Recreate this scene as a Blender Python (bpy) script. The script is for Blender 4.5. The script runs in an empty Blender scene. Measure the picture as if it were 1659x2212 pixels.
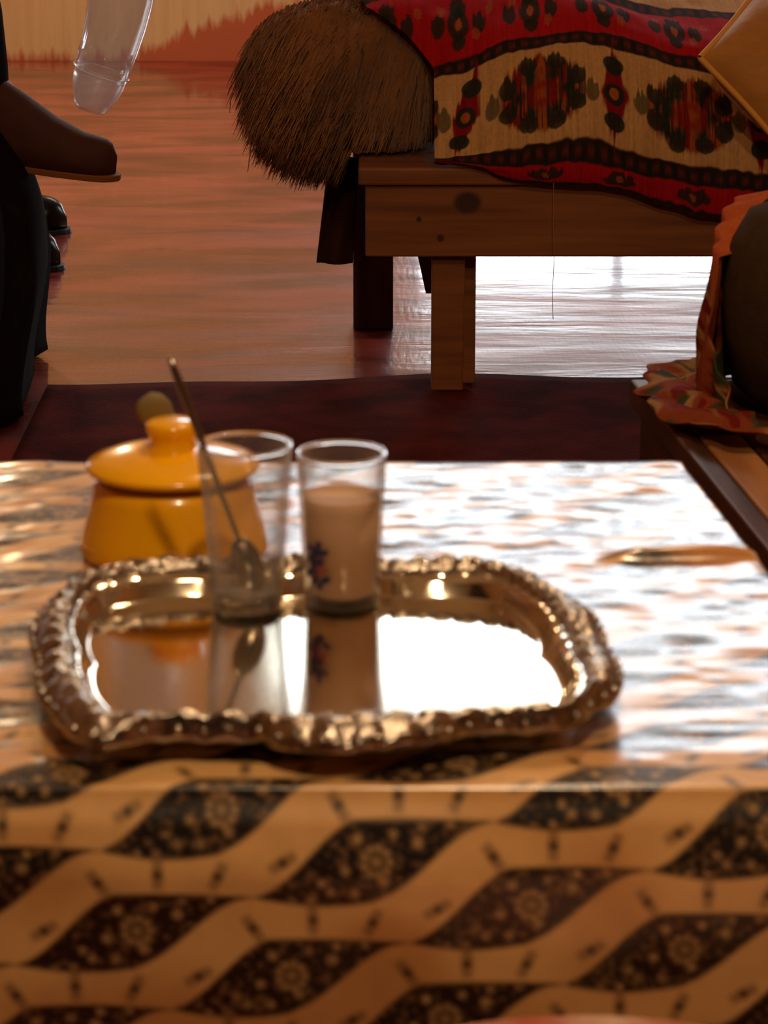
import bpy, bmesh, math, random
import numpy as np
from mathutils import Vector, Matrix

S = bpy.context.scene
COL = S.collection
random.seed(7)
RNG = np.random.default_rng(11)
PI = math.pi
R = math.radians

# ------------------------------------------------------------------ camera, sky, light, exposure
FPX = 6000.0                 # focal length in pixels of the 1659 x 2212 frame
PITCH = R(16.5)
CAM_Z = 1.2
cam_d = bpy.data.cameras.new('camera')
cam = bpy.data.objects.new('camera', cam_d)
COL.objects.link(cam)
cam.location = (0, 0, CAM_Z)
cam.rotation_euler = (PI / 2 - PITCH, 0, 0)
cam_d.sensor_fit = 'VERTICAL'
cam_d.sensor_height = 36.0
cam_d.lens = FPX / 2212 * 36.0
cam_d.clip_start = 0.05
cam_d.dof.use_dof = True
cam_d.dof.focus_distance = 4.95
cam_d.dof.aperture_fstop = 15.0
S.camera = cam

W = bpy.data.worlds.new('daylight')
S.world = W
W.use_nodes = True
W.node_tree.nodes['Background'].inputs[0].default_value = (0.86, 0.93, 1.0, 1)
W.node_tree.nodes['Background'].inputs[1].default_value = 12.0

S.view_settings.view_transform = 'Standard'
S.view_settings.look = 'None'
S.view_settings.gamma = 1.0
S.view_settings.use_curve_mapping = False
S.view_settings.exposure = 0.0
S.render.film_transparent = False
S.cycles.max_bounces = 10
S.cycles.transparent_max_bounces = 12

# window openings in the back wall (x0, x1, z0, z1)
ROOM = dict(x0=-2.3, x1=2.4, y0=-1.2, y1=9.4, h=3.9)
WINDOWS = [(0.08, 1.55, 0.28, 0.84), (-0.45, 2.0, 2.55, 3.60)]
# unseen openings added to the side walls for highlights: wall, y0, y1, z0, z1
ADDED_WINDOWS = [('right', 6.4, 7.3, 0.9, 1.9), ('left', 6.5, 7.9, 0.60, 1.25)]
for i, (xa, xb, za, zb) in enumerate(WINDOWS):
    l = bpy.data.lights.new('window_portal', 'AREA')
    l.shape = 'RECTANGLE'
    l.size, l.size_y = xb - xa, zb - za
    l.cycles.is_portal = True
    o = bpy.data.objects.new('window_portal', l)
    COL.objects.link(o)
    o.location = ((xa + xb) / 2, ROOM['y1'] + 0.24, (za + zb) / 2)
    o.rotation_euler = (-PI / 2, 0, 0)      # emits towards -Y, into the room

    l.use_shadow = True
for (sd, ya, yb, za, zb) in ADDED_WINDOWS:
    l = bpy.data.lights.new('window_portal', 'AREA')
    l.shape = 'RECTANGLE'
    l.size, l.size_y = zb - za, yb - ya
    l.cycles.is_portal = True
    o = bpy.data.objects.new('window_portal', l)
    COL.objects.link(o)
    o.location = (ROOM['x1'] + 0.24 if sd == 'right' else ROOM['x0'] - 0.24, (ya + yb) / 2, (za + zb) / 2)
    o.rotation_euler = (0, PI / 2 if sd == 'right' else -PI / 2, 0)      # emits into the room



def lamp_light(loc, watts, radius, color=(1.0, 0.70, 0.41)):
    l = bpy.data.lights.new('bulb_light', 'POINT')
    l.energy = watts
    l.color = color
    l.shadow_soft_size = radius
    o = bpy.data.objects.new('bulb_light', l)
    COL.objects.link(o)
    o.location = loc


TABLE_LAMP = (0.12, 0.70, 2.15)
MID_LAMP = (0.25, 2.35, 2.0)
BACK_LAMP = (-1.3, 7.6, 1.75)
lamp_light(TABLE_LAMP, 54, 0.05)
lamp_light(MID_LAMP, 26, 0.05)
lamp_light(BACK_LAMP, 50, 0.08)


# ------------------------------------------------------------------ helpers
def P(px, py, Y):
    """the real point seen at a pixel of the photograph at distance Y into the room"""
    a, b = (px - 829.5) / FPX, -(py - 1106.0) / FPX
    cp, sp = math.cos(PITCH), math.sin(PITCH)
    dx, dy, dz = a, cp + b * sp, -sp + b * cp
    t = Y / dy
    return Vector((dx * t, Y, CAM_Z + dz * t))


def PZ(px, py, z):
    """the real point seen at a pixel at height z"""
    a, b = (px - 829.5) / FPX, -(py - 1106.0) / FPX
    cp, sp = math.cos(PITCH), math.sin(PITCH)
    dx, dy, dz = a, cp + b * sp, -sp + b * cp
    t = (z - CAM_Z) / dz
    return Vector((dx * t, dy * t, z))


def lin(r, g, b):
    return tuple(((c / 255) / 12.92 if c / 255 <= 0.04045 else ((c / 255 + 0.055) / 1.055) ** 2.4) for c in (r, g, b))


def empty(name, loc=(0, 0, 0)):
    o = bpy.data.objects.new(name, None)
    o.location = loc
    o.empty_display_size = 0.05
    COL.objects.link(o)
    return o


def tag(o, label=None, cat=None, group=None, kind=None):
    if label: o['label'] = label
    if cat: o['category'] = cat
    if group: o['group'] = group
    if kind: o['kind'] = kind
    return o


def link(name, me, mat=None, parent=None, smooth=False):
    o = bpy.data.objects.new(name, me)
    COL.objects.link(o)
    if mat: me.materials.append(mat)
    if smooth: me.polygons.foreach_set('use_smooth', [True] * len(me.polygons))
    if parent is not None:
        o.parent = parent
        o.matrix_parent_inverse = Matrix.Translation(-Vector(parent.location))
    return o


class MB:
    """collects simple shapes in world space and links them as one mesh object"""
    def __init__(self):
        self.v, self.f = [], []

    def add(self, vs, fs):
        n = len(self.v)
        self.v += [tuple(p) for p in vs]
        self.f += [tuple(i + n for i in f) for f in fs]
        return self

    def box(self, x0, x1, y0, y1, z0, z1, rot=None, piv=None):
        vs = [Vector((x, y, z)) for z in (z0, z1) for y in (y0, y1) for x in (x0, x1)]
        if rot is not None:
            piv = Vector(piv) if piv else Vector(((x0 + x1) / 2, (y0 + y1) / 2, (z0 + z1) / 2))
            vs = [rot @ (p - piv) + piv for p in vs]
        return self.add(vs, [(0, 2, 3, 1), (4, 5, 7, 6), (0, 1, 5, 4), (2, 6, 7, 3), (0, 4, 6, 2), (1, 3, 7, 5)])

    def prism(self, pts, d):
        """closed outline pts extruded by vector d"""
        n = len(pts)
        d = Vector(d)
        vs = [Vector(p) for p in pts] + [Vector(p) + d for p in pts]
        fs = [tuple(range(n))[::-1], tuple(range(n, 2 * n))]
        fs += [(i, (i + 1) % n, (i + 1) % n + n, i + n) for i in range(n)]
        return self.add(vs, fs)

    def lathe(self, prof, c, seg=48, tilt=None):
        """prof: list of (radius, z); closed ends when radius 0"""
        c = Vector(c)
        vs, fs, rings = [], [], []
        for r, z in prof:
            if r < 1e-6:
                rings.append([len(vs)])
                vs.append(Vector((0, 0, z)))
            else:
                rings.append(list(range(len(vs), len(vs) + seg)))
                vs += [Vector((r * math.cos(2 * PI * k / seg), r * math.sin(2 * PI * k / seg), z)) for k in range(seg)]
        for a, b in zip(rings[:-1], rings[1:]):
            for k in range(seg):
                k2 = (k + 1) % seg
                if len(a) == 1 and len(b) == 1: continue
                if len(a) == 1: fs.append((a[0], b[k2], b[k]))
                elif len(b) == 1: fs.append((a[k], a[k2], b[0]))
                else: fs.append((a[k], a[k2], b[k2], b[k]))
        if tilt is not None: vs = [tilt @ p for p in vs]
        return self.add([p + c for p in vs], fs)

    def tube(self, pts, rad, seg=12, cap=True, flat=1.0, ref=(0, 1, 0)):
        pts = [Vector(p) for p in pts]
        rad = rad if hasattr(rad, '__len__') else [rad] * len(pts)
        vs, fs = [], []
        for i, p in enumerate(pts):
            t = (pts[min(i + 1, len(pts) - 1)] - pts[max(i - 1, 0)]).normalized()
            u = Vector(ref).cross(t)
            if u.length < 1e-4: u = Vector((1, 0, 0)).cross(t)
            u.normalize()
            w = t.cross(u)
            for k in range(seg):
                a = 2 * PI * k / seg
                vs.append(p + u * (rad[i] * math.cos(a)) + w * (rad[i] * flat * math.sin(a)))
        for i in range(len(pts) - 1):
            for k in range(seg):
                k2 = (k + 1) % seg
                fs.append((i * seg + k, i * seg + k2, (i + 1) * seg + k2, (i + 1) * seg + k))
        if cap:
            fs.append(tuple(range(seg))[::-1])
            fs.append(tuple((len(pts) - 1) * seg + k for k in range(seg)))
        return self.add(vs, fs)

    def build(self, name, mat, parent=None, smooth=False, bevel=0.0, sub=0, auto=None):
        me = bpy.data.meshes.new(name)
        me.from_pydata(self.v, [], self.f)
        me.update()
        bm = bmesh.new(); bm.from_mesh(me)
        bmesh.ops.recalc_face_normals(bm, faces=bm.faces)
        bm.to_mesh(me); bm.free()
        o = link(name, me, mat, parent, smooth)
        if bevel:
            m = o.modifiers.new('bevel', 'BEVEL'); m.width = bevel; m.segments = 2; m.limit_method = 'ANGLE'
        if sub:
            m = o.modifiers.new('sub', 'SUBSURF'); m.levels = sub; m.render_levels = sub
        return o


def grid_mesh(name, X, Y, Z, mat=None, parent=None, color=None, thick=0.0, wrap=False):
    """a smooth surface from three 2-D arrays, with an optional printed colour per vertex"""
    n, m = X.shape
    co = np.stack([X, Y, Z], -1).reshape(-1, 3)
    idx = np.arange(n * m).reshape(n, m)
    if wrap: idx = np.concatenate([idx, idx[:, :1]], 1)
    q = np.stack([idx[:-1, :-1], idx[:-1, 1:], idx[1:, 1:], idx[1:, :-1]], -1).reshape(-1, 4)
    me = bpy.data.meshes.new(name)
    me.vertices.add(len(co)); me.vertices.foreach_set('co', co.ravel().astype(np.float32))
    me.loops.add(q.size); me.loops.foreach_set('vertex_index', q.ravel().astype(np.int32))
    me.polygons.add(len(q))
    me.polygons.foreach_set('loop_start', np.arange(0, q.size, 4, dtype=np.int32))
    me.polygons.foreach_set('use_smooth', np.ones(len(q), dtype=bool))
    me.update(calc_edges=True); me.validate()
    if color is not None:
        a = me.color_attributes.new('print', 'FLOAT_COLOR', 'POINT')
        c4 = np.concatenate([color.reshape(-1, 3), np.ones((n * m, 1))], 1)
        a.data.foreach_set('color', c4.ravel().astype(np.float32))
    o = link(name, me, mat, parent)
    if thick:
        md = o.modifiers.new('thickness', 'SOLIDIFY'); md.thickness = thick; md.offset = -1
    return o


def vnoise(x, y, seed=0):
    """smooth value noise in [0,1]"""
    xi, yi = np.floor(x).astype(int), np.floor(y).astype(int)
    fx, fy = x - xi, y - yi
    fx, fy = fx * fx * (3 - 2 * fx), fy * fy * (3 - 2 * fy)

    def h(a, b):
        n = (a * 374761393 + b * 668265263 + seed * 974634777) & 0x7fffffff
        n = ((n ^ (n >> 13)) * 1274126177) & 0x7fffffff
        return ((n ^ (n >> 16)) & 0xffff) / 65535.0
    return (h(xi, yi) * (1 - fx) + h(xi + 1, yi) * fx) * (1 - fy) + (h(xi, yi + 1) * (1 - fx) + h(xi + 1, yi + 1) * fx) * fy


def sstep(a, b, x):
    t = np.clip((x - a) / (b - a), 0, 1)
    return t * t * (3 - 2 * t)


def mixc(c, col, m):
    return c * (1 - m[..., None]) + np.array(col) * m[..., None]


# ------------------------------------------------------------------ materials
def mat(name, color=(0.5, 0.5, 0.5), rough=0.5, metal=0.0, var=0.0, vscale=(8, 8, 8), bump=0.0, bscale=None, c2=None,
        attr=None, coat=0.0, coat_rough=0.1, spec=0.5, sss=0.0, sheen=0.0, detail=4.0, trans=0.0, ior=1.45):
    m = bpy.data.materials.new(name)
    m.use_nodes = True
    nt = m.node_tree
    b = nt.nodes['Principled BSDF']
    N, L = nt.nodes.new, nt.links.new
    b.inputs['Base Color'].default_value = (*color, 1)
    b.inputs['Roughness'].default_value = rough
    b.inputs['Metallic'].default_value = metal
    b.inputs['Specular IOR Level'].default_value = spec
    b.inputs['Coat Weight'].default_value = coat
    b.inputs['Coat Roughness'].default_value = coat_rough
    b.inputs['Transmission Weight'].default_value = trans
    b.inputs['IOR'].default_value = ior
    if sss:
        b.inputs['Subsurface Weight'].default_value = sss
        b.inputs['Subsurface Radius'].default_value = (0.01, 0.006, 0.003)
    if sheen: b.inputs['Sheen Weight'].default_value = sheen
    tc = N('ShaderNodeTexCoord')

    def noise(scale):
        mp = N('ShaderNodeMapping'); mp.inputs['Scale'].default_value = scale
        L(tc.outputs['Object'], mp.inputs['Vector'])
        nz = N('ShaderNodeTexNoise'); nz.inputs['Scale'].default_value = 1.0; nz.inputs['Detail'].default_value = detail
        L(mp.outputs['Vector'], nz.inputs['Vector'])
        return nz.outputs['Fac']
    src = None
    if attr:
        at = N('ShaderNodeVertexColor'); at.layer_name = attr
        src = at.outputs['Color']
    if var or c2:
        f = noise(vscale)
        rp = N('ShaderNodeMapRange'); rp.inputs[1].default_value = 0.32; rp.inputs[2].default_value = 0.68
        L(f, rp.inputs[0])
        mx = N('ShaderNodeMix'); mx.data_type = 'RGBA'
        L(rp.outputs[0], mx.inputs['Factor'])
        if attr:
            mx.blend_type = 'MULTIPLY'
            mx.inputs['B'].default_value = (1 - var, 1 - var, 1 - var, 1)
            L(src, mx.inputs['A'])
        else:
            cc = c2 if c2 else tuple(c * (1 - var) for c in color)
            mx.inputs['A'].default_value = (*color, 1)
            mx.inputs['B'].default_value = (*cc, 1)
        src = mx.outputs['Result']
    if src is not None: L(src, b.inputs['Base Color'])
    if bump:
        bp = N('ShaderNodeBump'); bp.inputs['Strength'].default_value = 1.0; bp.inputs['Distance'].default_value = bump
        L(noise(bscale or vscale), bp.inputs['Height'])
        L(bp.outputs['Normal'], b.inputs['Normal'])
    return m


def wood(name, c1, c2, scale=(3, 40, 40), rough=0.55, bump=0.0006, knots=()):
    m = mat(name, c1, rough, c2=c2, vscale=scale, bump=bump, bscale=scale, detail=6)
    if knots:
        nt = m.node_tree; N, L = nt.nodes.new, nt.links.new
        b = nt.nodes['Principled BSDF']
        src = b.inputs['Base Color'].links[0].from_socket
        tc = N('ShaderNodeTexCoord')
        for (k, rad, col) in knots:
            mp = N('ShaderNodeMapping'); mp.vector_type = 'POINT'
            mp.inputs['Location'].default_value = (-k[0] / rad[0], 0, -k[2] / rad[1])
            mp.inputs['Scale'].default_value = (1 / rad[0], 0, 1 / rad[1])
            L(tc.outputs['Object'], mp.inputs['Vector'])
            ln = N('ShaderNodeVectorMath'); ln.operation = 'LENGTH'
            L(mp.outputs['Vector'], ln.inputs[0])
            mr = N('ShaderNodeMapRange'); mr.interpolation_type = 'SMOOTHSTEP'
            mr.inputs[1].default_value = 1.0; mr.inputs[2].default_value = 0.55
            L(ln.outputs['Value'], mr.inputs[0])
            mx = N('ShaderNodeMix'); mx.data_type = 'RGBA'; mx.inputs['B'].default_value = (*col, 1)
            L(mr.outputs[0], mx.inputs['Factor']); L(src, mx.inputs['A'])
            src = mx.outputs['Result']
        L(src, b.inputs['Base Color'])
    return m


def floor_material():
    m = bpy.data.materials.new('red floor sheet')
    m.use_nodes = True
    nt = m.node_tree; N, L = nt.nodes.new, nt.links.new
    b = nt.nodes['Principled BSDF']
    tc = N('ShaderNodeTexCoord')

    def noise(scale, detail=4, dist=0.0):
        mp = N('ShaderNodeMapping'); mp.inputs['Scale'].default_value = scale
        L(tc.outputs['Object'], mp.inputs['Vector'])
        nz = N('ShaderNodeTexNoise'); nz.inputs['Scale'].default_value = 1
        nz.inputs['Detail'].default_value = detail; nz.inputs['Distortion'].default_value = dist
        L(mp.outputs['Vector'], nz.inputs['Vector'])
        return nz.outputs['Fac']
    cr = N('ShaderNodeValToRGB')
    e = cr.color_ramp.elements
    e[0].position, e[0].color = 0.38, (0.12, 0.014, 0.007, 1)
    e[1].position, e[1].color = 0.62, (0.36, 0.060, 0.044, 1)
    L(noise((2.6, 7.5, 1), 5, 0.5), cr.inputs[0])
    L(cr.outputs[0], b.inputs['Base Color'])
    rr = N('ShaderNodeMapRange'); rr.inputs[1].default_value = 0.3; rr.inputs[2].default_value = 0.7
    rr.inputs[3].default_value = 0.22; rr.inputs[4].default_value = 0.42
    L(noise((2.2, 5.0, 1), 4), rr.inputs[0])
    L(rr.outputs[0], b.inputs['Roughness'])
    # long creases of the sheet across the room, and its fine weave
    b1 = N('ShaderNodeBump'); b1.inputs['Distance'].default_value = 0.008; b1.inputs['Strength'].default_value = 1
    L(noise((2.2, 8.5, 1), 3, 0.3), b1.inputs['Height'])
    b4 = N('ShaderNodeBump'); b4.inputs['Distance'].default_value = 0.0012; b4.inputs['Strength'].default_value = 1
    L(noise((2.2, 8.5, 1), 3, 0.3), b4.inputs['Height'])
    b2 = N('ShaderNodeBump'); b2.inputs['Distance'].default_value = 0.0009; b2.inputs['Strength'].default_value = 1
    L(noise((14, 90, 1), 2), b2.inputs['Height'])
    b3 = N('ShaderNodeBump'); b3.inputs['Distance'].default_value = 0.0005; b3.inputs['Strength'].default_value = 1
    L(noise((110, 20, 1), 1), b3.inputs['Height'])
    L(b1.outputs[0], b2.inputs['Normal']); L(b2.outputs[0], b3.inputs['Normal'])
    L(b3.outputs[0], b.inputs['Normal'])
    b.inputs['Specular IOR Level'].default_value = 0.28
    b.inputs['Coat Weight'].default_value = 0.6; b.inputs['Coat Roughness'].default_value = 0.07
    L(b4.outputs[0], b.inputs['Coat Normal'])
    return m


def back_wall_material():
    """cream whitewash brushed down towards a red ochre base with a ragged edge"""
    m = mat('brushed plaster', (0.5, 0.3, 0.16), 0.85)
    nt = m.node_tree; N, L = nt.nodes.new, nt.links.new
    b = nt.nodes['Principled BSDF']
    tc = N('ShaderNodeTexCoord')
    sep = N('ShaderNodeSeparateXYZ'); L(tc.outputs['Object'], sep.inputs[0])

    def noise(scale, detail=3):
        mp = N('ShaderNodeMapping'); mp.inputs['Scale'].default_value = scale
        L(tc.outputs['Object'], mp.inputs['Vector'])
        nz = N('ShaderNodeTexNoise'); nz.inputs['Scale'].default_value = 1; nz.inputs['Detail'].default_value = detail
        L(mp.outputs['Vector'], nz.inputs['Vector'])
        return nz.outputs['Fac']
    # height of the ragged paint edge rises to the right from x = -0.85
    edge = N('ShaderNodeMapRange'); edge.inputs[1].default_value = -0.88; edge.inputs[2].default_value = -0.40
    edge.inputs[3].default_value = 0.012; edge.inputs[4].default_value = 0.185
    L(sep.outputs[0], edge.inputs[0])
    rag = N('ShaderNodeMath'); rag.operation = 'MULTIPLY_ADD'; rag.inputs[1].default_value = 0.13; rag.inputs[2].default_value = -0.065
    L(noise((42, 1, 5), 3), rag.inputs[0])
    s1 = N('ShaderNodeMath'); s1.operation = 'SUBTRACT'; L(sep.outputs[2], s1.inputs[0]); L(edge.outputs[0], s1.inputs[1])
    s2 = N('ShaderNodeMath'); s2.operation = 'ADD'; L(s1.outputs[0], s2.inputs[0]); L(rag.outputs[0], s2.inputs[1])
    f = N('ShaderNodeMapRange'); f.inputs[1].default_value = -0.014; f.inputs[2].default_value = 0.022
    L(s2.outputs[0], f.inputs[0])
    streak = N('ShaderNodeMix'); streak.data_type = 'RGBA'
    streak.inputs['A'].default_value = (*lin(206, 160, 104), 1); streak.inputs['B'].default_value = (*lin(236, 196, 140), 1)
    L(noise((55, 1, 2), 4), streak.inputs['Factor'])
    mx = N('ShaderNodeMix'); mx.data_type = 'RGBA'
    mx.inputs['A'].default_value = (*lin(190, 96, 56), 1)
    L(streak.outputs['Result'], mx.inputs['B']); L(f.outputs[0], mx.inputs['Factor'])
    L(mx.outputs['Result'], b.inputs['Base Color'])
    return m


def thin_glass(name, tint=(0.97, 0.97, 0.96), veil=0.0, veil_col=(0.8, 0.78, 0.76), edge_veil=0.0, rough=0.02):
    '''wall of a thin clear vessel: what is behind shows through, its surface mirrors more towards the edges'''
    m = bpy.data.materials.new(name); m.use_nodes = True
    nt = m.node_tree; N, L = nt.nodes.new, nt.links.new
    nt.nodes.remove(nt.nodes['Principled BSDF'])
    out = nt.nodes['Material Output']
    tr = N('ShaderNodeBsdfTransparent'); tr.inputs[0].default_value = (*tint, 1)
    gl = N('ShaderNodeBsdfGlossy'); gl.inputs['Roughness'].default_value = rough
    lw = N('ShaderNodeLayerWeight'); lw.inputs[0].default_value = 0.5
    pw = N('ShaderNodeMath'); pw.operation = 'POWER'; pw.inputs[1].default_value = 2.6
    L(lw.outputs['Facing'], pw.inputs[0])
    fr = N('ShaderNodeMath'); fr.operation = 'MULTIPLY_ADD'; fr.inputs[1].default_value = 0.8; fr.inputs[2].default_value = 0.05
    L(pw.outputs[0], fr.inputs[0])
    mx = N('ShaderNodeMixShader')
    L(fr.outputs[0], mx.inputs[0])
    src = tr.outputs[0]
    if veil:
        df = N('ShaderNodeBsdfDiffuse'); df.inputs[0].default_value = (*veil_col, 1)
        tl = N('ShaderNodeBsdfTranslucent'); tl.inputs[0].default_value = (*veil_col, 1)
        m1 = N('ShaderNodeMixShader'); m1.inputs[0].default_value = 0.5
        L(df.outputs[0], m1.inputs[1]); L(tl.outputs[0], m1.inputs[2])
        m2 = N('ShaderNodeMixShader')
        vf = N('ShaderNodeMath'); vf.operation = 'MULTIPLY_ADD'; vf.inputs[1].default_value = edge_veil; vf.inputs[2].default_value = veil
        L(pw.outputs[0], vf.inputs[0]); L(vf.outputs[0], m2.inputs[0])
        L(src, m2.inputs[1]); L(m1.outputs[0], m2.inputs[2]); src = m2.outputs[0]
    L(src, mx.inputs[1]); L(gl.outputs[0], mx.inputs[2])
    L(mx.outputs[0], out.inputs[0])
    return m


M = {}
M['floor'] = floor_material()
M['backwall'] = back_wall_material()
M['wall'] = mat('ochre plaster', lin(176, 128, 84), 0.9, var=0.12, vscale=(3, 3, 3))
M['panel'] = mat('dark wood wall', lin(62, 40, 26), 0.7, var=0.3, vscale=(3, 3, 30))
M['ceil'] = mat('limewashed ceiling', lin(190, 165, 130), 0.9, var=0.1, vscale=(4, 4, 4))
M['shade_rug'] = mat('dark red wool rug', lin(100, 30, 20), 0.95, c2=lin(62, 15, 10), vscale=(9, 9, 9), bump=0.002, bscale=(180, 180, 180), spec=0.1)
M['frame'] = mat('painted window frame', lin(120, 92, 60), 0.5, var=0.2, vscale=(20, 20, 20))
M['pane'] = thin_glass('window pane', (0.96, 0.97, 0.97), rough=0.0)
M['bench'] = wood('brown bench wood', lin(150, 92, 46), lin(112, 62, 28), (2.5, 30, 45), 0.6,
                  knots=[(P(1010, 440, 4.72), (0.030, 0.024), lin(62, 33, 14)), (P(952, 517, 4.72), (0.008, 0.008), lin(66, 36, 16)), (P(905, 476, 4.72), (0.006, 0.006), lin(66, 36, 16))])
M['bench_shaded'] = wood('shaded bench wood', lin(86, 50, 26), lin(52, 28, 14), (20, 20, 3), 0.6)  # same wood as the bench, darkened for its shaded parts
M['bench2'] = wood('reddish bench wood', lin(96, 52, 28), lin(62, 30, 16), (40, 3, 40), 0.5)
M['board'] = wood('tan board', lin(178, 122, 72), lin(150, 96, 54), (40, 3, 40), 0.6)
M['tablewood'] = wood('table wood', lin(110, 70, 38), lin(80, 48, 24), (4, 40, 40), 0.6)
M['cloth'] = mat('printed oilcloth', rough=0.5, attr='print', var=0.10, vscale=(60, 60, 60), coat=0.85, coat_rough=0.21, bump=0.0010, bscale=(30, 44, 20), spec=0.3)
M['cloth'].node_tree.nodes['Principled BSDF'].inputs['Coat IOR'].default_value = 1.75
M['kilim'] = mat('woven kilim', rough=0.95, attr='print', var=0.18, vscale=(240, 240, 30), spec=0.1, bump=0.0006, bscale=(500, 60, 500))
M['silver'] = mat('worn silver tray', (0.78, 0.70, 0.56), 0.09, 1.0, bump=0.00006, bscale=(14, 14, 14), detail=2)
M['silver_rim'] = mat('embossed silver', (0.60, 0.52, 0.43), 0.22, 1.0, c2=(0.26, 0.21, 0.17), vscale=(160, 160, 160), bump=0.0016, bscale=(210, 210, 210))
M['steel'] = mat('spoon steel', (0.46, 0.40, 0.33), 0.25, 1.0)
M['dull'] = mat('dull horn', lin(128, 108, 62), 0.6)
M['yellow'] = mat('yellow glazed ceramic', lin(252, 180, 6), 0.22, var=0.06, vscale=(25, 25, 25), coat=0.5, coat_rough=0.06)
M['yellow_in'] = mat('bare ceramic rim', lin(150, 84, 20), 0.7)
M['glass'] = thin_glass('clear glass', veil=0.03, edge_veil=0.5)  # pale edge veil stands in for light bent through the glass edges
M['glass_solid'] = mat('thick glass base', (1, 0.99, 0.97), 0.0, trans=1.0, ior=1.45)
M['milk'] = mat('milky drink', lin(212, 168, 132), 0.6, sss=0.2, spec=0.2)
M['plum'] = mat('dark blue enamel', lin(38, 34, 78), 0.4)
M['rust'] = mat('rust red enamel', lin(150, 62, 36), 0.4)
M['hide'] = mat('sheepskin hide', lin(140, 92, 50), 0.95, var=0.3, vscale=(20, 20, 20))
M['fleece'] = mat('brown fleece', lin(150, 98, 52), 0.75, attr='print', var=0.1, spec=0.25, sheen=0.3)
M['felt'] = mat('brown felt', lin(70, 40, 22), 0.95, var=0.4, vscale=(20, 20, 6), spec=0.1)
M['mattress'] = mat('mattress ticking', lin(120, 80, 50), 0.9, var=0.2)
M['gold'] = mat('gold velvet', lin(196, 132, 52), 0.7, var=0.25, vscale=(14, 14, 30), sheen=0.5, bump=0.002, bscale=(25, 25, 40))
M['welt'] = mat('gold cord', lin(226, 160, 64), 0.6)
M['bolster'] = mat('dark brown wool', lin(66, 48, 30), 0.95, var=0.25, vscale=(60, 60, 60), spec=0.1, bump=0.0008, bscale=(220, 220, 220))
M['shawl'] = mat('patterned shawl', rough=0.9, attr='print', var=0.15, vscale=(160, 160, 160), spec=0.1)
M['plastic'] = thin_glass('clear plastic', (0.93, 0.92, 0.91), veil=0.07, edge_veil=0.25, rough=0.05)
M['frost'] = thin_glass('frosted plastic', (0.92, 0.90, 0.89), veil=0.14, rough=0.3)
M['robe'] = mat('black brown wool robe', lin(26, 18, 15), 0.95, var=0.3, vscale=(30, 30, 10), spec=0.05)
M['skin'] = mat('skin', lin(150, 98, 68), 0.5, sss=0.1)
M['hair'] = mat('black hair', lin(18, 14, 12), 0.5)
M['slipper'] = mat('brown leather', lin(74, 34, 20), 0.75, var=0.2, vscale=(30, 30, 30), bump=0.0006, bscale=(70, 70, 70))
M['sole'] = mat('tan sole', lin(140, 78, 30), 0.7)
M['blackleather'] = mat('black leather', lin(8, 6, 5), 0.22, spec=0.35)
M['thread'] = mat('loose thread', lin(150, 120, 84), 0.8)
M['pouf'] = mat('pale cushion cover', lin(214, 180, 160), 0.9, c2=lin(180, 84, 66), vscale=(26, 26, 26))
M['bulb'] = mat('bulb glass', (1, 1, 1), 0.1, trans=1.0)
M['black'] = mat('black plastic', lin(18, 18, 18), 0.5)

# ------------------------------------------------------------------ room shell
x0, x1, y0, y1, H = (ROOM[k] for k in ('x0', 'x1', 'y0', 'y1', 'h'))
T = 0.25


def struct(name, mb, m, **k):
    o = mb.build(name, m, **k)
    return tag(o, kind='structure')


struct('floor', MB().box(x0 - T, x1 + T, y0 - T, y1 + T, -0.2, 0.0), M['floor'])
struct('ceiling', MB().box(x0 - T, x1 + T, y0 - T, y1 + T, H, H + 0.2), M['ceil'])
for k, (sd, sy0, sy1, sz0, sz1) in enumerate(ADDED_WINDOWS):
    wa, wb = (x1, x1 + T) if sd == 'right' else (x0 - T, x0)
    struct('wall_' + sd, MB().box(wa, wb, y0, sy0, 0, H).box(wa, wb, sy1, y1, 0, H).box(wa, wb, sy0, sy1, 0, sz0).box(wa, wb, sy0, sy1, sz1, H), M['wall'])
    f = MB()
    xw, t = wa + 0.10, 0.05
    f.box(xw, xw + t, sy0, sy0 + t, sz0, sz1).box(xw, xw + t, sy1 - t, sy1, sz0, sz1).box(xw, xw + t, sy0 + t, sy1 - t, sz0, sz0 + t).box(xw, xw + t, sy0 + t, sy1 - t, sz1 - t, sz1)
    ym = (sy0 + sy1) / 2
    f.box(xw + 0.005, xw + t - 0.005, ym - 0.02, ym + 0.02, sz0 + t, sz1 - t)
    w3 = struct('window_%d' % (k + 3), f, M['frame'], bevel=0.004)  # unseen window, added for highlights on the shoes and the tube
    for (pa, pb) in ((sy0 + t, ym - 0.02), (ym + 0.02, sy1 - t)):
        MB().box(xw + 0.022, xw + 0.028, pa, pb, sz0 + t, sz1 - t).build('pane', M['pane'], w3)
struct('wall_front', MB().box(x0 - T, x1 + T, y0 - T, y0, 0, H), M['panel'])
bw = MB()
(ax0, ax1, az0, az1), (bx0, bx1, bz0, bz1) = WINDOWS
bw.box(x0 - T, x1 + T, y1, y1 + T, 0, az0)
bw.box(x0 - T, ax0, y1, y1 + T, az0, az1); bw.box(ax1, x1 + T, y1, y1 + T, az0, az1)
bw.box(x0 - T, x1 + T, y1, y1 + T, az1, bz0)
bw.box(x0 - T, bx0, y1, y1 + T, bz0, bz1); bw.box(bx1, x1 + T, y1, y1 + T, bz0, bz1)
bw.box(x0 - T, x1 + T, y1, y1 + T, bz1, H)
struct('wall_back', bw, M['backwall'])
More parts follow.
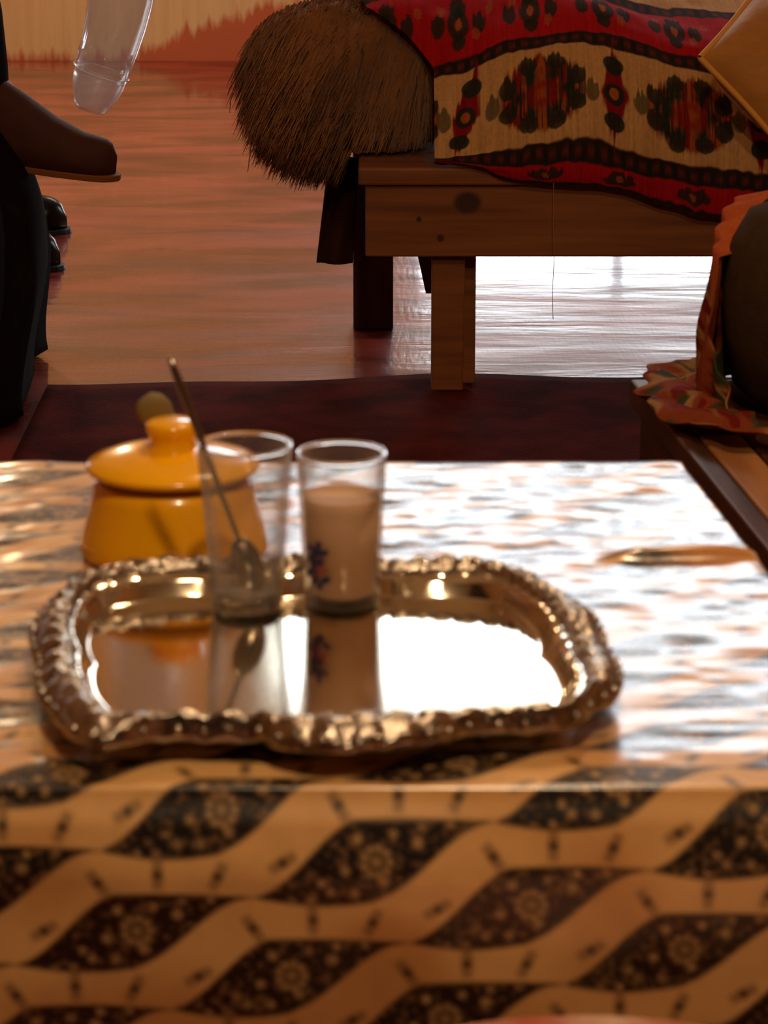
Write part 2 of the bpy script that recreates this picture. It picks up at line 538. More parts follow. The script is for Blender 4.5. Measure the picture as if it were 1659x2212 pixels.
for i, (xa, xb, za, zb) in enumerate(WINDOWS):
    t = 0.05
    yb = y1 + 0.13
    f = MB()
    f.box(xa, xa + t, yb, yb + 0.05, za, zb); f.box(xb - t, xb, yb, yb + 0.05, za, zb)
    f.box(xa + t, xb - t, yb, yb + 0.05, za, za + t); f.box(xa + t, xb - t, yb, yb + 0.05, zb - t, zb)
    xm = (xa + xb) / 2
    f.box(xm - 0.02, xm + 0.02, yb + 0.005, yb + 0.045, za + t, zb - t)
    w = struct('window_%d' % (i + 1), f, M['frame'], bevel=0.004)
    for (pa, pb) in ((xa + t, xm - 0.02), (xm + 0.02, xb - t)):
        MB().box(pa, pb, yb + 0.022, yb + 0.028, za + t, zb - t).build('pane', M['pane'], w)

# ------------------------------------------------------------------ dark sheet added for the shaded floor in front of the bench
xs = np.linspace(-0.6, 2.2, 120)
ys = np.linspace(0, 1, 60)
XX, VV = np.meshgrid(xs, ys)
far = 4.87 + 0.02 * np.sin(XX * 5.1 + 0.6) + 0.012 * np.sin(XX * 13) - 0.03 * sstep(0.15, -0.55, XX)
YY = 2.4 + (far - 2.4) * VV
ZZ = 0.0105 + 0.002 * (vnoise(XX * 3, YY * 5, 3) - 0.5)
shade_rug = grid_mesh('shade_rug', XX, YY, ZZ, M['shade_rug'], thick=0.008)
tag(shade_rug, 'dark red sheet added for the shaded floor between the table and the long bench', 'shade_rug')

# ------------------------------------------------------------------ table and printed cloth
ZT = 0.62
FY, BY = 1.425, 2.085


def right_edge(y):
    return 0.232 + 0.11 * (BY - y)


tb = empty('table', (-0.1, 1.75, 0))
tag(tb, 'low wooden table under the black and cream printed cloth', 'table')
MB().prism([(-0.55, FY + 0.008, ZT - 0.035), (right_edge(FY) - 0.008, FY + 0.008, ZT - 0.035), (right_edge(BY) - 0.008, BY - 0.008, ZT - 0.035), (-0.55, BY - 0.008, ZT - 0.035)],
           (0, 0, 0.033)).build('tabletop', M['tablewood'], tb)
for (lx, ly) in ((-0.50, FY + 0.06), (0.20, FY + 0.06), (-0.50, BY - 0.06), (0.17, BY - 0.06)):
    MB().box(lx - 0.022, lx + 0.022, ly - 0.022, ly + 0.022, 0.0 if ly < 2.3 else 0.0, ZT - 0.035).build('leg', M['tablewood'], tb, bevel=0.004)

# print of the cloth: staircase bands, with leaf-shaped black fields of small flowers between them
PE = np.array([0.1326, -0.0410]); PA = np.array([0.0854, 0.0262]); PO = np.array([-0.0690, 0.0580])
FLOWERS = [(0.49, 0.50, 0.0085, 1), (0.30, 0.80, 0.0045, 0), (0.36, 0.55, 0.0055, 2), (0.52, 0.80, 0.0058, 2), (0.41, 0.20, 0.006, 2), (0.66, 0.42, 0.0065, 2),
           (0.56, 0.18, 0.0042, 0), (0.68, 0.14, 0.0042, 0), (0.80, 0.18, 0.004, 0), (0.22, 0.92, 0.004, 0), (0.14, 0.95, 0.0036, 0), (0.40, 0.86, 0.0045, 0), (0.26, 0.62, 0.004, 0)]


def stair(a, b, x):
    t = np.clip((x - a) / (b - a), 0, 1)
    return 0.25 * t + 0.75 * t * t * (3 - 2 * t)


HG = 0.0410


def f_top(f):
    return -HG * stair(-0.01, 0.40, f) - 0.0012 * np.sin(np.clip((f - 0.30) / 0.6, 0, 1) * PI)


def f_bot(f):
    return 0.0040 * np.sin(np.clip(f / 0.52, 0, 1) * PI) - HG * stair(0.47, 0.94, f)


def cloth_print(u, s):
    sh = u.shape
    cream = np.array(lin(230, 180, 116)); dark = np.array(lin(22, 14, 9))
    col = np.ones(sh + (3,)) * cream
    tone = vnoise(u * 16, s * 22, 5)
    col = mixc(col, lin(196, 136, 76), sstep(0.35, 0.85, tone) * 0.75)
    row = (s - PO[1]) - (u - PO[0]) * (PE[1] / PE[0])        # constant along a band
    dr = PA[1] - PA[0] * (PE[1] / PE[0])
    j0 = np.floor(row / dr)
    hgt = 0.0415
    for dj in (-1, 0, 1, 2):
        j = j0 + dj
        ph = (u - PO[0] - j * PA[0]) / PE[0]
        n = np.floor(ph); f = ph - n
        y = (s - PO[1]) - j * PA[1] - n * PE[1]              # downwards from the left tip of the field
        y = y + 0.0
        wave = 0.004 * np.sin(f * 2 * PI)
        top = f_top(f)
        bot = f_bot(f)
        w = 0.0011
        inside = sstep(-w, w, y - top) * sstep(-w, w, bot - y)
        lined = np.exp(-(np.minimum(abs(y - top), abs(y - bot)) / 0.0013) ** 2)
        col = mixc(col, dark, np.clip(np.maximum(inside, lined * (0.9 - 0.45 * sstep(0.93, 0.97, f))), 0, 1))
        vv = (y - top) / np.maximum(bot - top, 1e-4)
        # flowers
        lx = f * PE[0]
        for (fa, fb, r, kind) in FLOWERS:
            ft, fbm = f_top(np.array(fa)), f_bot(np.array(fa))
            cy = float(ft + (fbm - ft) * fb); cx = fa * PE[0]
            d = np.hypot(lx - cx, y - cy); a = np.arctan2(y - cy, lx - cx)
            if kind == 1:
                m = np.exp(-((d - r * 0.85) / (r * 0.22)) ** 2) * (0.65 + 0.35 * np.cos(a * 9)) + np.exp(-(d / (r * 0.38)) ** 2) * 0.7
            elif kind == 2:
                m = np.exp(-(d / (r * 0.5)) ** 4)
                m = m * (0.75 + 0.25 * np.cos(5 * a))
            else:
                m = np.exp(-(d / (r * 0.62)) ** 4) * (0.6 + 0.4 * np.cos(5 * a))
            col = mixc(col, lin(214, 170, 112), np.clip(m, 0, 1) * 0.8 * inside)
        # fine stipple in the fields
        st = sstep(0.62, 0.78, vnoise(u * 420, s * 420, 9)) * inside * 0.45
        col = mixc(col, lin(150, 112, 70), st)
        # short double bars printed across the bands, midway between this field row and the next
        for (fa, ang) in ((0.10, 60), (0.33, -35), (0.58, 0), (0.83, 25)):
            cx = fa * PE[0]
            mid_s = float(f_top(np.array(fa))) - 0.0118
            cy = mid_s
            c, sn = math.cos(R(ang)), math.sin(R(ang))
            xx, yy = (lx - cx) * c + (y - cy) * sn, -(lx - cx) * sn + (y - cy) * c
            bar = np.exp(-(xx / 0.0033) ** 4) * np.exp(-(yy / 0.0078) ** 4) * (0.80 + 0.2 * np.cos(yy / 0.0062 * 5))
            col = mixc(col, dark, np.clip(bar, 0, 1) * 0.95)
    return col


def cloth():
    us = np.linspace(-0.46, 0.40, 520)
    vs = np.concatenate([np.linspace(-0.78, -0.01, 330), np.linspace(-0.0085, 0.215, 190)])
    U, V = np.meshgrid(us, vs)           # V: distance from the front edge, negative on the top, positive down the front
    r = 0.0035
    top_len = BY - FY
    yt = FY + np.clip(-V, 0, top_len)
    # front fold (rounded) and the front drop
    ang = np.clip((V + r * PI / 4) / r, 0, PI / 2)
    Yc = np.where(V > -r * PI / 4, FY + r - r * np.sin(ang) - 0.0, yt + 0.0)
    Zc = np.where(V > -r * PI / 4, ZT - r + r * np.cos(ang) - np.clip(V - r * PI / 4, 0, None), ZT)
    Yc = np.where(V > -r * PI / 4, Yc, np.maximum(yt, FY + r))
    # far drop
    over = np.clip(-V - top_len, 0, None)
    Zc = Zc - over; Yc = Yc + np.where(over > 0, 0.006, 0) * 1.0
    # right drop
    re = right_edge(np.clip(Yc, FY, BY))
    ovr = np.clip(U - re, 0, None)
    Xc = np.minimum(U, re + 0.005 * (1 - np.exp(-ovr / 0.01)) + 0.12 * ovr)
    Zr = ZT - ovr * 0.99
    Zc = np.minimum(Zc, np.where(ovr > 0, Zr, Zc))
    # wrinkles, and the creased patch near the right edge
    on_top = sstep(0.0, -0.03, V) * sstep(0.02, -0.01, U - re)
    wr = (vnoise(U * 26, V * 44, 2) - 0.5) * 0.0016 + (vnoise(U * 60, V * 90, 4) - 0.5) * 0.0008
    c1 = PZ(1545, 1200, ZT); c2 = PZ(1330, 1210, ZT)
    yy = FY - V
    ridge = 0.008 * np.exp(-((yy - c2.y - 0.05 * (U - c2.x)) / 0.009) ** 2) * sstep(c2.x - 0.02, c2.x + 0.02, U) * sstep(c1.x + 0.05, c1.x, U)
    away = sstep(0.0, 0.03, np.hypot((U + 0.03) / 1.0, (yy - 1.63)) - 0.19) * 1.0
    tray_flat = 0.25 + 0.75 * np.clip(away, 0, 1)
    pot_flat = sstep(0.06, 0.10, np.hypot(U + 0.146, yy - 1.90))
    Zc = Zc + on_top * (wr * tray_flat * pot_flat + ridge) + 0.0022 * on_top
    front = sstep(0.0, 0.05, V)
    Yc = Yc - front * (0.004 + 0.007 * vnoise(U * 9, V * 5, 8) + 0.003 * vnoise(U * 25, V * 16, 6) + 0.03 * np.clip(V, 0, None)) - 0.006 * sstep(0, 0.02, V)
    col = cloth_print(U, V)
    # stain and hole at the worn corner of the top
    w1 = np.exp(-(((U - c1.x) / 0.032) ** 2 + ((yy - c1.y + 0.012) / 0.035) ** 2) ** 2)
    col = mixc(col, lin(206, 132, 40), w1 * 0.8 * on_top)
    p2 = PZ(1558, 1187, ZT)
    w2 = np.exp(-(((U - p2.x - 0.15 * (yy - p2.y)) / 0.016) ** 2 + ((yy - p2.y) / 0.016) ** 2) ** 2)
    col = mixc(col, lin(40, 24, 12), w2 * 0.9 * on_top)
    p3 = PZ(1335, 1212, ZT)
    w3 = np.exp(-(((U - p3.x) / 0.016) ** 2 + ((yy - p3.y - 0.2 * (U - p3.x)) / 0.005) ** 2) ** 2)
    col = mixc(col, lin(84, 48, 24), w3 * 0.8)  # dark line of the crease, its shade painted into the print
    o = grid_mesh('tablecloth', Xc, Yc, Zc, M['cloth'], color=col)
    tag(o, 'black and cream printed cloth with wavy flower bands hanging over the table front', 'tablecloth')
    return o


cloth()

# ------------------------------------------------------------------ tray
TZ = ZT + 0.0105


def polar(pts, z, c, n=360):
    q = [PZ(a, b, z) for a, b in pts]
    th = np.array([math.atan2(p.y - c[1], p.x - c[0]) for p in q])
    rr = np.array([math.hypot(p.x - c[0], p.y - c[1]) for p in q])
    o = np.argsort(th); th, rr = th[o], rr[o]
    th = np.concatenate([th - 2 * PI, th, th + 2 * PI]); rr = np.concatenate([rr, rr, rr])
    t = np.linspace(-PI, PI, n, endpoint=False)
    r = np.interp(t, th, rr)
    k = np.array([1, 4, 6, 4, 1]) / 16
    for _ in range(2):
        r = sum(np.roll(r, i - 2) * k[i] for i in range(5))
    return t, r


def tray():
    c = (-0.03, 1.625)
    n = 360
    root = empty('tray', (c[0], c[1], ZT))
    tag(root, 'ornate silver tray with an embossed scalloped rim, holding two glasses', 'tray')
    outer = [(180, 1252), (300, 1226), (560, 1222), (850, 1222), (1050, 1226), (1130, 1240), (1230, 1292), (1310, 1390), (1345, 1470), (1322, 1508), (1230, 1530), (1050, 1550),
             (960, 1580), (840, 1598), (700, 1608), (600, 1592), (540, 1562), (420, 1555), (330, 1575), (240, 1602), (170, 1592), (110, 1530), (82, 1430), (82, 1330), (115, 1285)]
    crest = [(200, 1250), (300, 1228), (560, 1222), (850, 1222), (1050, 1228), (1110, 1244), (1165, 1300), (1240, 1400), (1272, 1480), (1240, 1522), (1050, 1532), (840, 1545),
             (700, 1550), (560, 1543), (400, 1545), (260, 1550), (215, 1530), (185, 1470), (162, 1390), (158, 1310), (172, 1270)]
    floor = [(225, 1318), (300, 1304), (600, 1300), (900, 1300), (1080, 1304), (1115, 1325), (1170, 1420), (1215, 1510), (1180, 1556), (700, 1566), (260, 1566), (215, 1530), (198, 1440), (196, 1350)]
    t, ro = polar(outer, ZT + 0.024, c)
    _, rc = polar(crest, ZT + 0.030, c)
    _, rf = polar(floor, TZ, c)
    rc = np.maximum(rc, rf + 0.006)
    ro = np.maximum(ro, rc + 0.006)
    gad = np.abs(np.sin(t * 29)) ** 0.8
    wav = np.sin(t * 8 + 0.7)
    sh = sstep(0.15, 0.6, -np.sin(t)) # front side
    crest_z = ZT + 0.0295 + 0.0012 * wav + 0.0012 * gad
    rings = []   # (radius, z)
    for k in (0.0004, 0.01, 0.02, 0.5, 0.94, 0.97, 1.0):
        rings.append((rf * k, np.full(n, TZ)))
    rings.append((rf * 0.85 + rc * 0.15, np.full(n, TZ + 0.0018)))
    rings.append((rf * 0.55 + rc * 0.45, TZ + 0.010 + 0 * t))
    rings.append((rf * 0.12 + rc * 0.88, crest_z - 0.004))
    X = np.array([c[0] + r * np.cos(t) for r, z in rings]); Y = np.array([c[1] + r * np.sin(t) for r, z in rings]); Z = np.array([z for r, z in rings])
    base = grid_mesh('tray_well', X, Y, Z, M['silver'], root, wrap=True, thick=0.0012)
    # rim: rolled lip with gadroons and leaf relief
    rr = [(rf * 0.12 + rc * 0.88, crest_z - 0.0045)]
    rr.append((rc, crest_z))
    for k in (0.12, 0.25, 0.4, 0.55, 0.7, 0.85, 1.0):
        rel = 0.0026 * gad * math.sin(PI * min(1, k * 1.05)) + 0.0015 * np.sin(t * 47 + k * 9)
        rr.append((rc + (ro - rc) * k + 0.0014 * (gad - 0.5) * k, crest_z + 0.003 * math.sin(PI * k) - 0.010 * k * k + rel * 0.8))
    rr.append((rc + (ro - rc) * 0.98, crest_z - 0.0135))
    rr.append((rc + (ro - rc) * 0.55, crest_z - 0.0115))
    rr.append((rc * 1.0 - 0.001, crest_z - 0.006))
    X = np.array([c[0] + r * np.cos(t) for r, z in rr]); Y = np.array([c[1] + r * np.sin(t) for r, z in rr]); Z = np.array([z + 0 * t for r, z in rr])
    grid_mesh('tray_rim', X, Y, Z, M['silver_rim'], root, wrap=True)
    # beads on the crest and outer edge
    mb = MB()
    for k in range(84):
        i = int(k * n / 84) % n
        for (rad, z, s) in ((rc[i] + (ro[i] - rc[i]) * 0.18, crest_z[i] + 0.0012, 0.0024), (rc[i] + (ro[i] - rc[i]) * 0.93, crest_z[i] - 0.0065, 0.0028)):
            px, py = c[0] + rad * math.cos(t[i]), c[1] + rad * math.sin(t[i])
            mb.lathe([(0, -s), (s * 0.75, -s * 0.6), (s, 0), (s * 0.75, s * 0.6), (0, s)], (px, py, z), 8)
    b = mb.build('beaded_edge', M['silver_rim'], root, smooth=True)
    b['kind'] = 'stuff'
    # four ball feet
    for a in (0.7, 2.4, -0.8, -2.3):
        i = int((a + PI) / (2 * PI) * n)
        s = 0.0026
        MB().lathe([(0, -s), (s * 1.2, -s * 0.5), (s * 1.2, s * 0.5), (0, s)], (c[0] + rf[i] * 0.8 * math.cos(a), c[1] + rf[i] * 0.8 * math.sin(a), TZ - 0.0012 - s), 12).build('foot', M['silver_rim'], root, smooth=True)


tray()

# ------------------------------------------------------------------ glasses, spoons, sugar pot
SEG = 64


def tumbler(name, label, base_px, y_front, r0, r1, h, bh=0.0096):
    p = PZ(base_px, y_front, TZ)
    c = Vector((p.x, p.y + r0, TZ + 0.0004))
    root = empty(name, c)
    tag(root, label, 'glass', 'glasses on the silver tray')
    w = 0.0022
    prof = [(0, 0), (r0 * 0.9, 0), (r0, 0.0015), (r0 + (r1 - r0) * 0.5, h * 0.5), (r1, h - 0.0012), (r1 - w * 0.5, h), (r1 - w, h - 0.0012),
            (r0 + (r1 - r0) * 0.5 - w, h * 0.5), (r0 + (r1 - r0) * 0.10 - w, bh + 0.003), (r0 * 0.8 - w, bh + 0.0009), (0, bh + 0.0004)]
    MB().lathe(prof, c, SEG).build('glass_body', M['glass'], root, smooth=True)
    MB().lathe([(0, 0.0008), (r0 * 0.88, 0.0010), (r0 * 0.95, 0.003), (r0 * 0.95, bh * 0.8), (r0 * 0.88, bh), (0, bh)], c, SEG).build('glass_base', M['glass_solid'], root, smooth=True)
    MB().tube([c + Vector(((r1 - 0.001) * math.cos(2 * PI * k / 64), (r1 - 0.001) * math.sin(2 * PI * k / 64), h + 0.0010)) for k in range(65)], 0.0013, 8, False, ref=(0, 0, 1)).build('glass_rim', M['glass_solid'], root, smooth=True)
    return root, c, w


g1, c1, w1 = tumbler('tea_glass', 'empty clear glass with a teaspoon leaning in it, beside the yellow pot', 530, 1338, 0.0228, 0.0303, 0.108)
g2, c2, w2 = tumbler('drink_glass', 'glass of milky drink with a blue flower print', 738, 1330, 0.0245, 0.0288, 0.100, 0.0050)


def rad_at(z, r0, r1, h):
    return r0 + (r1 - r0) * z / h


r_lo, r_hi = rad_at(0.014, 0.0245, 0.0288, 0.1) - w2, rad_at(0.074, 0.0245, 0.0288, 0.1) - w2
e = 0.0004
MB().lathe([(0, 0.0066), (0.0170, 0.0068), (r_lo - e, 0.0105), (r_hi - e, 0.0735), (r_hi - e - 0.001, 0.0728), (0, 0.0726)], c2, SEG).build('milky_drink', M['milk'], g2, smooth=True)
# flower print on the outside of the glass: petals and stem laid on the wall


def decal(name, polys, material, root, c, r0, r1, h):
    mb = MB()
    for poly in polys:
        vs = []
        for (a, z) in poly:
            r = rad_at(z, r0, r1, h) + 0.00035
            vs.append((c.x + r * math.cos(a), c.y + r * math.sin(a), c.z + z))
        vs2 = []
        for (a, z) in poly:
            r = rad_at(z, r0, r1, h) + 0.00015
            vs2.append((c.x + r * math.cos(a), c.y + r * math.sin(a), c.z + z))
        n = len(poly)
        mb.add(vs + vs2, [tuple(range(n)), tuple(range(n, 2 * n))[::-1]] + [(i, (i + 1) % n, (i + 1) % n + n, i + n) for i in range(n)])
    return mb.build(name, material, root)


def petal(a0, z0, ang, ln, wd):
    out = []
    for k in range(10):
        q = 2 * PI * k / 10
        x, y = ln * 0.5 + ln * 0.5 * math.cos(q), wd * math.sin(q)
        X, Z = x * math.cos(ang) - y * math.sin(ang), x * math.sin(ang) + y * math.cos(ang)
        out.append((a0 + X / 0.0265, z0 + Z))
    return out


A0 = R(-127)
pts = [petal(A0, 0.040, R(a), 0.0095, 0.0022) for a in (15, 75, 150, 215)]
pts += [petal(A0 - 0.05, 0.028, R(a), 0.010, 0.0026) for a in (60, 110, 200, 260)]
pts += [petal(A0 + 0.12, 0.022, R(a), 0.007, 0.002) for a in (20, 250)]
decal('flower_print', pts, M['plum'], g2, c2, 0.0245, 0.0288, 0.1)
decal('flower_print', [petal(A0 + 0.02, 0.032, R(a), 0.009, 0.0016) for a in (-30, 250)], M['rust'], g2, c2, 0.0245, 0.0288, 0.1)


def spoon(name, label, tip, end, bowl_len, bowl_w, hw0, hw1, nrm=(0, -1, 0.3), metal='steel'):
    """a spoon from the tip of its bowl to the end of its handle"""
    tip, end = Vector(tip), Vector(end)
    root = empty(name, (tip + end) / 2)
    tag(root, label, 'spoon')
    d = (end - tip).normalized()
    L = (end - tip).length
    side = d.cross(Vector(nrm)).normalized()
    up = side.cross(d).normalized()
    n, m = 14, 9
    X = np.zeros((n, m)); Y = X.copy(); Z = X.copy()
    for i in range(n):
        a = i / (n - 1)
        wd = bowl_w * math.sqrt(max(0.0, math.sin(PI * min(0.96, a * 0.93 + 0.02)))) + 0.0006
        for j in range(m):
            b = -1 + 2 * j / (m - 1)
            dip = -0.005 * math.sin(PI * a) * (1 - b * b)
            p = tip + d * (bowl_len * a) + side * (wd * b) + up * dip
            X[i, j], Y[i, j], Z[i, j] = p
    grid_mesh('bowl', X, Y, Z, M[metal], root, thick=0.001)
    k = 16
    pts = [tip + d * (bowl_len * 0.97 + (L - bowl_len * 0.97) * i / (k - 1)) for i in range(k)]
    rad = [hw0 + (hw1 - hw0) * min(1, i / (k - 4)) ** 1.8 for i in range(k - 3)] + [hw1 * 0.97, hw1 * 0.85, hw1 * 0.5]
    mb = MB().tube(pts, rad, 10, True, 0.35, up)
    mb.build('handle', M[metal], root, smooth=True)
    return root


# teaspoon in the empty glass: bowl on the glass floor, handle over the left of the rim
sp_tip = Vector((c1.x + 0.0075, c1.y - 0.004, c1.z + 0.0125))
rim_pt = P(437, 958, c1.y - 0.002)
dirn = (rim_pt - sp_tip).normalized()
sp_end = sp_tip + dirn * 0.163
spoon('teaspoon', 'thin teaspoon leaning in the empty glass with its handle over the rim', sp_tip, sp_end, 0.036, 0.0085, 0.0016, 0.0030)

pot_c = Vector(((375 - 829.5) / FPX * 1.925, 1.850, ZT + 0.0035))
pot = empty('sugar_pot', pot_c)
tag(pot, 'yellow glazed ceramic sugar pot with a knobbed lid behind the tray', 'pot')
MB().lathe([(0, 0), (0.0600, 0), (0.0650, 0.002), (0.0660, 0.006), (0.0628, 0.018), (0.0588, 0.032), (0.0560, 0.044), (0.0540, 0.053), (0.0500, 0.0545), (0.0490, 0.050), (0.052, 0.03), (0.056, 0.010), (0, 0.007)],
           pot_c, 96).build('pot_body', M['yellow'], pot, smooth=True)
MB().lathe([(0.0500, 0.0535), (0.0525, 0.0550), (0.0525, 0.0585), (0.0495, 0.0585), (0.0495, 0.0535), (0.0500, 0.0535)], pot_c, 96).build('pot_neck', M['yellow_in'], pot, smooth=True)
MB().lathe([(0, 0.0595), (0.0560, 0.0595), (0.0590, 0.0605), (0.0602, 0.0630), (0.0590, 0.0652), (0.0480, 0.0695), (0.0330, 0.0735), (0.0200, 0.0755), (0, 0.0760)], pot_c, 96).build('lid', M['yellow'], pot, smooth=True)
MB().lathe([(0.0175, 0.0745), (0.0158, 0.0775), (0.0154, 0.0805), (0.0162, 0.0840), (0.0180, 0.0870), (0.0186, 0.0900), (0.0178, 0.0928), (0.0140, 0.0945), (0, 0.0950)], pot_c, 64).build('lid_knob', M['yellow'], pot, smooth=True)
# broad spoon handle standing up behind the knob
e1 = P(312, 858, 1.885)
t1 = P(425, 1005, 1.892)
spoon('serving_spoon', 'dull spoon resting behind the lid knob of the yellow pot', t1 + (t1 - e1) * 0.55, e1, 0.03, 0.010, 0.0030, 0.0125, nrm=(0, -1, 0.2), metal='dull')

# ------------------------------------------------------------------ long bench at the back, mattress, throw, fleece
bn = empty('wooden_bench', (0.7, 5.0, 0))
tag(bn, 'long brown wooden bench carrying the patterned throw', 'bench')
BX0, BX1 = -0.032, 1.75
MB().box(BX0, BX1, 4.73, 4.755, 0.259, 0.386).build('apron', M['bench'], bn, bevel=0.003)
MB().box(BX0, BX1, 5.37, 5.395, 0.259, 0.386).build('apron', M['bench_shaded'], bn, bevel=0.003)
MB().box(BX0, BX0 + 0.025, 4.755, 5.37, 0.259, 0.386).build('apron', M['bench_shaded'], bn, bevel=0.003)
MB().box(BX1 - 0.025, BX1, 4.755, 5.37, 0.259, 0.386).build('apron', M['bench_shaded'], bn, bevel=0.003)
for k in range(4):
    ya = 4.715 + k * 0.172
    MB().box(BX0 - 0.012, BX1 + 0.01, ya, ya + 0.168, 0.386, 0.416).build('seat_plank', M['bench'], bn, bevel=0.004)
for sx in (0.0, 1.52):
    MB().prism([(sx + 0.083, 4.758, 0.386), (sx + 0.143, 4.758, 0.386), (sx + 0.139, 4.758, 0.0135), (sx + 0.083, 4.758, 0.0135)], (0, 0.035, 0)).build('leg', M['bench'], bn, bevel=0.003)
    MB().box(sx + 0.137, sx + 0.162, 4.81, 4.85, 0.0135, 0.386).build('leg_stay', M['bench'], bn, bevel=0.003)
    MB().box(sx - 0.060, sx + 0.018, 5.300, 5.368, 0.0, 0.386).build('leg', M['bench_shaded'], bn, bevel=0.004)
    MB().prism([(sx + 0.020, 5.08, 0.386), (sx + 0.095, 5.08, 0.386), (sx + 0.088, 5.08, 0.12), (sx + 0.078, 5.08, 0.12)], (0, 0.03, 0)).build('brace', M['bench_shaded'], bn)

mt = MB().box(0.12, 1.66, 4.90, 5.34, 0.4175, 0.53).build('mattress', M['mattress'], bevel=0.05)
tag(mt, 'thick mattress lying on the long bench under the patterned throw', 'mattress')


def throw():
    # curves of the folds: pixel height at a series of pixel columns, each at its own depth
    K = np.array([860, 940, 1010, 1090, 1180, 1280, 1350, 1440, 1540, 1660, 1900, 2900])
    rows = [  # (print coordinate v, depth Y, heights)
        (0.00, 4.705, [352, 352, 358, 388, 402, 408, 416, 446, 474, 484, 492, 500]),
        (0.10, 4.695, [349, 348, 350, 358, 352, 350, 366, 386, 404, 414, 420, 428]),
        (0.155, 4.700, [344, 342, 338, 325, 310, 299, 322, 348, 364, 374, 380, 388]),
        (0.30, 4.725, [300, 292, 280, 255, 230, 222, 240, 272, 290, 300, 306, 312]),
        (0.45, 4.765, [225, 210, 200, 170, 148, 140, 155, 188, 205, 214, 220, 226]),
        (0.55, 4.800, [178, 165, 150, 118, 101, 95, 109, 138, 158, 166, 172, 178]),
        (0.60, 4.825, [160, 142, 124, 92, 78, 73, 84, 112, 132, 142, 148, 154]),
        (0.72, 4.91, [90, 70, 55, 30, 12, 8, 26, 58, 74, 84, 92, 100]),
        (0.82, 5.01, [50, 30, 0, -30, -48, -12, 18, 34, 40, 46, 52, 60]),
        (0.90, 5.10, [20, 0, -30, -60, -80, -50, -12, 6, 14, 20, 26, 34]),
        (1.00, 5.20, [0, -20, -50, -80, -100, -75, -40, -22, -14, -8, 0, 8]),
        (1.25, 5.38, [-20, -40, -60, -90, -100, -85, -60, -42, -34, -28, -20, -12]),
    ]
    vs = np.concatenate([np.linspace(0, 1.0, 260), np.linspace(1.01, 1.25, 14)])
    xs = np.concatenate([np.linspace(0.086, 0.86, 440), np.linspace(0.87, 1.68, 60)])
    rv = np.array([r[0] for r in rows])

    def cub(x, xp, fp):  # smooth interpolation (monotone-ish) via catmull-rom
        i = np.clip(np.searchsorted(xp, x) - 1, 0, len(xp) - 2)
        m = np.gradient(fp, xp, axis=0)
        hh = (xp[i + 1] - xp[i]); tt = (x - xp[i]) / hh
        if fp.ndim == 2: hh = hh[:, None]; tt = tt[:, None]
        return ((2 * tt ** 3 - 3 * tt ** 2 + 1) * fp[i] + (tt ** 3 - 2 * tt ** 2 + tt) * hh * m[i] + (-2 * tt ** 3 + 3 * tt ** 2) * fp[i + 1] + (tt ** 3 - tt ** 2) * hh * m[i + 1])
    Zr = []
    for v, Y, hs in rows:
        zc = np.array([P(kx, hy, Y).z for kx, hy in zip(K, hs)]); xc = np.array([P(kx, hy, Y).x for kx, hy in zip(K, hs)])
        Zr.append(cub(xs, xc, zc))
    Zr = np.array(Zr); Yr = np.array([r[1] for r in rows])
    Z = cub(vs, rv, Zr)
    Y = cub(vs, rv, Yr)[:, None] + 0 * Z
    X = xs[None, :] + 0 * Z
    V = vs[:, None] + 0 * Z
    flap = sstep(0.22, 0.08, X) * sstep(0.58, 0.85, V)      # the upper corner is thrown over the fleece
    X = X - 0.125 * flap; Y = Y - 0.13 * flap; Z = Z + 0.035 * flap
    fold = (vnoise(X * 7, V * 3, 21) - 0.5) * 0.03 + (vnoise(X * 18, V * 6, 22) - 0.5) * 0.010
    Y = Y - fold * sstep(0.02, 0.3, V) * 0.8
    Z = Z + 0.006 * (vnoise(X * 30, V * 22, 23) - 0.5)
    Y = np.minimum(Y, np.where(Z < 0.42, 4.7105, 9))
    # ---- print
    red = np.array(lin(176, 22, 28)); cream = np.array(lin(198, 152, 98)); dk = np.array(lin(40, 34, 28)); green = np.array(lin(34, 44, 36)); org = np.array(lin(168, 84, 34)); dred = np.array(lin(132, 18, 20))
    Vw = V + 0.010 * (vnoise(X * 90, V * 6, 31) - 0.5)       # ragged along the weave
    col = np.ones(X.shape + (3,)) * red
    col = mixc(col, cream, sstep(0.148, 0.160, Vw) * sstep(0.556, 0.546, Vw))
    col = mixc(col, cream, sstep(0.865, 0.875, Vw))
    for (a, b) in ((0.095, 0.155), (0.55, 0.605), (0.82, 0.868), (-0.05, 0.018)):
        m = sstep(a - 0.006, a + 0.004, Vw) * sstep(b + 0.006, b - 0.004, Vw)
        col = mixc(col, dk, m)
        spots = sstep(0.2, 0.8, np.cos(X * 2 * PI / 0.022) * 0.5 + 0.5) * np.exp(-((Vw - (a + b) / 2) / 0.014) ** 2)
        col = mixc(col, lin(110, 40, 30), spots * 0.7)
    strk = vnoise(X * 330, V * 5, 33)                        # vertical ikat streaks

    def blob(cx, cv, rx, rv_):
        d = ((X - cx) / rx) ** 2 + ((Vw + 0.02 * (strk - 0.5) - cv) / rv_) ** 2
        return sstep(1.2, 0.8, d + 0.55 * (strk - 0.5))

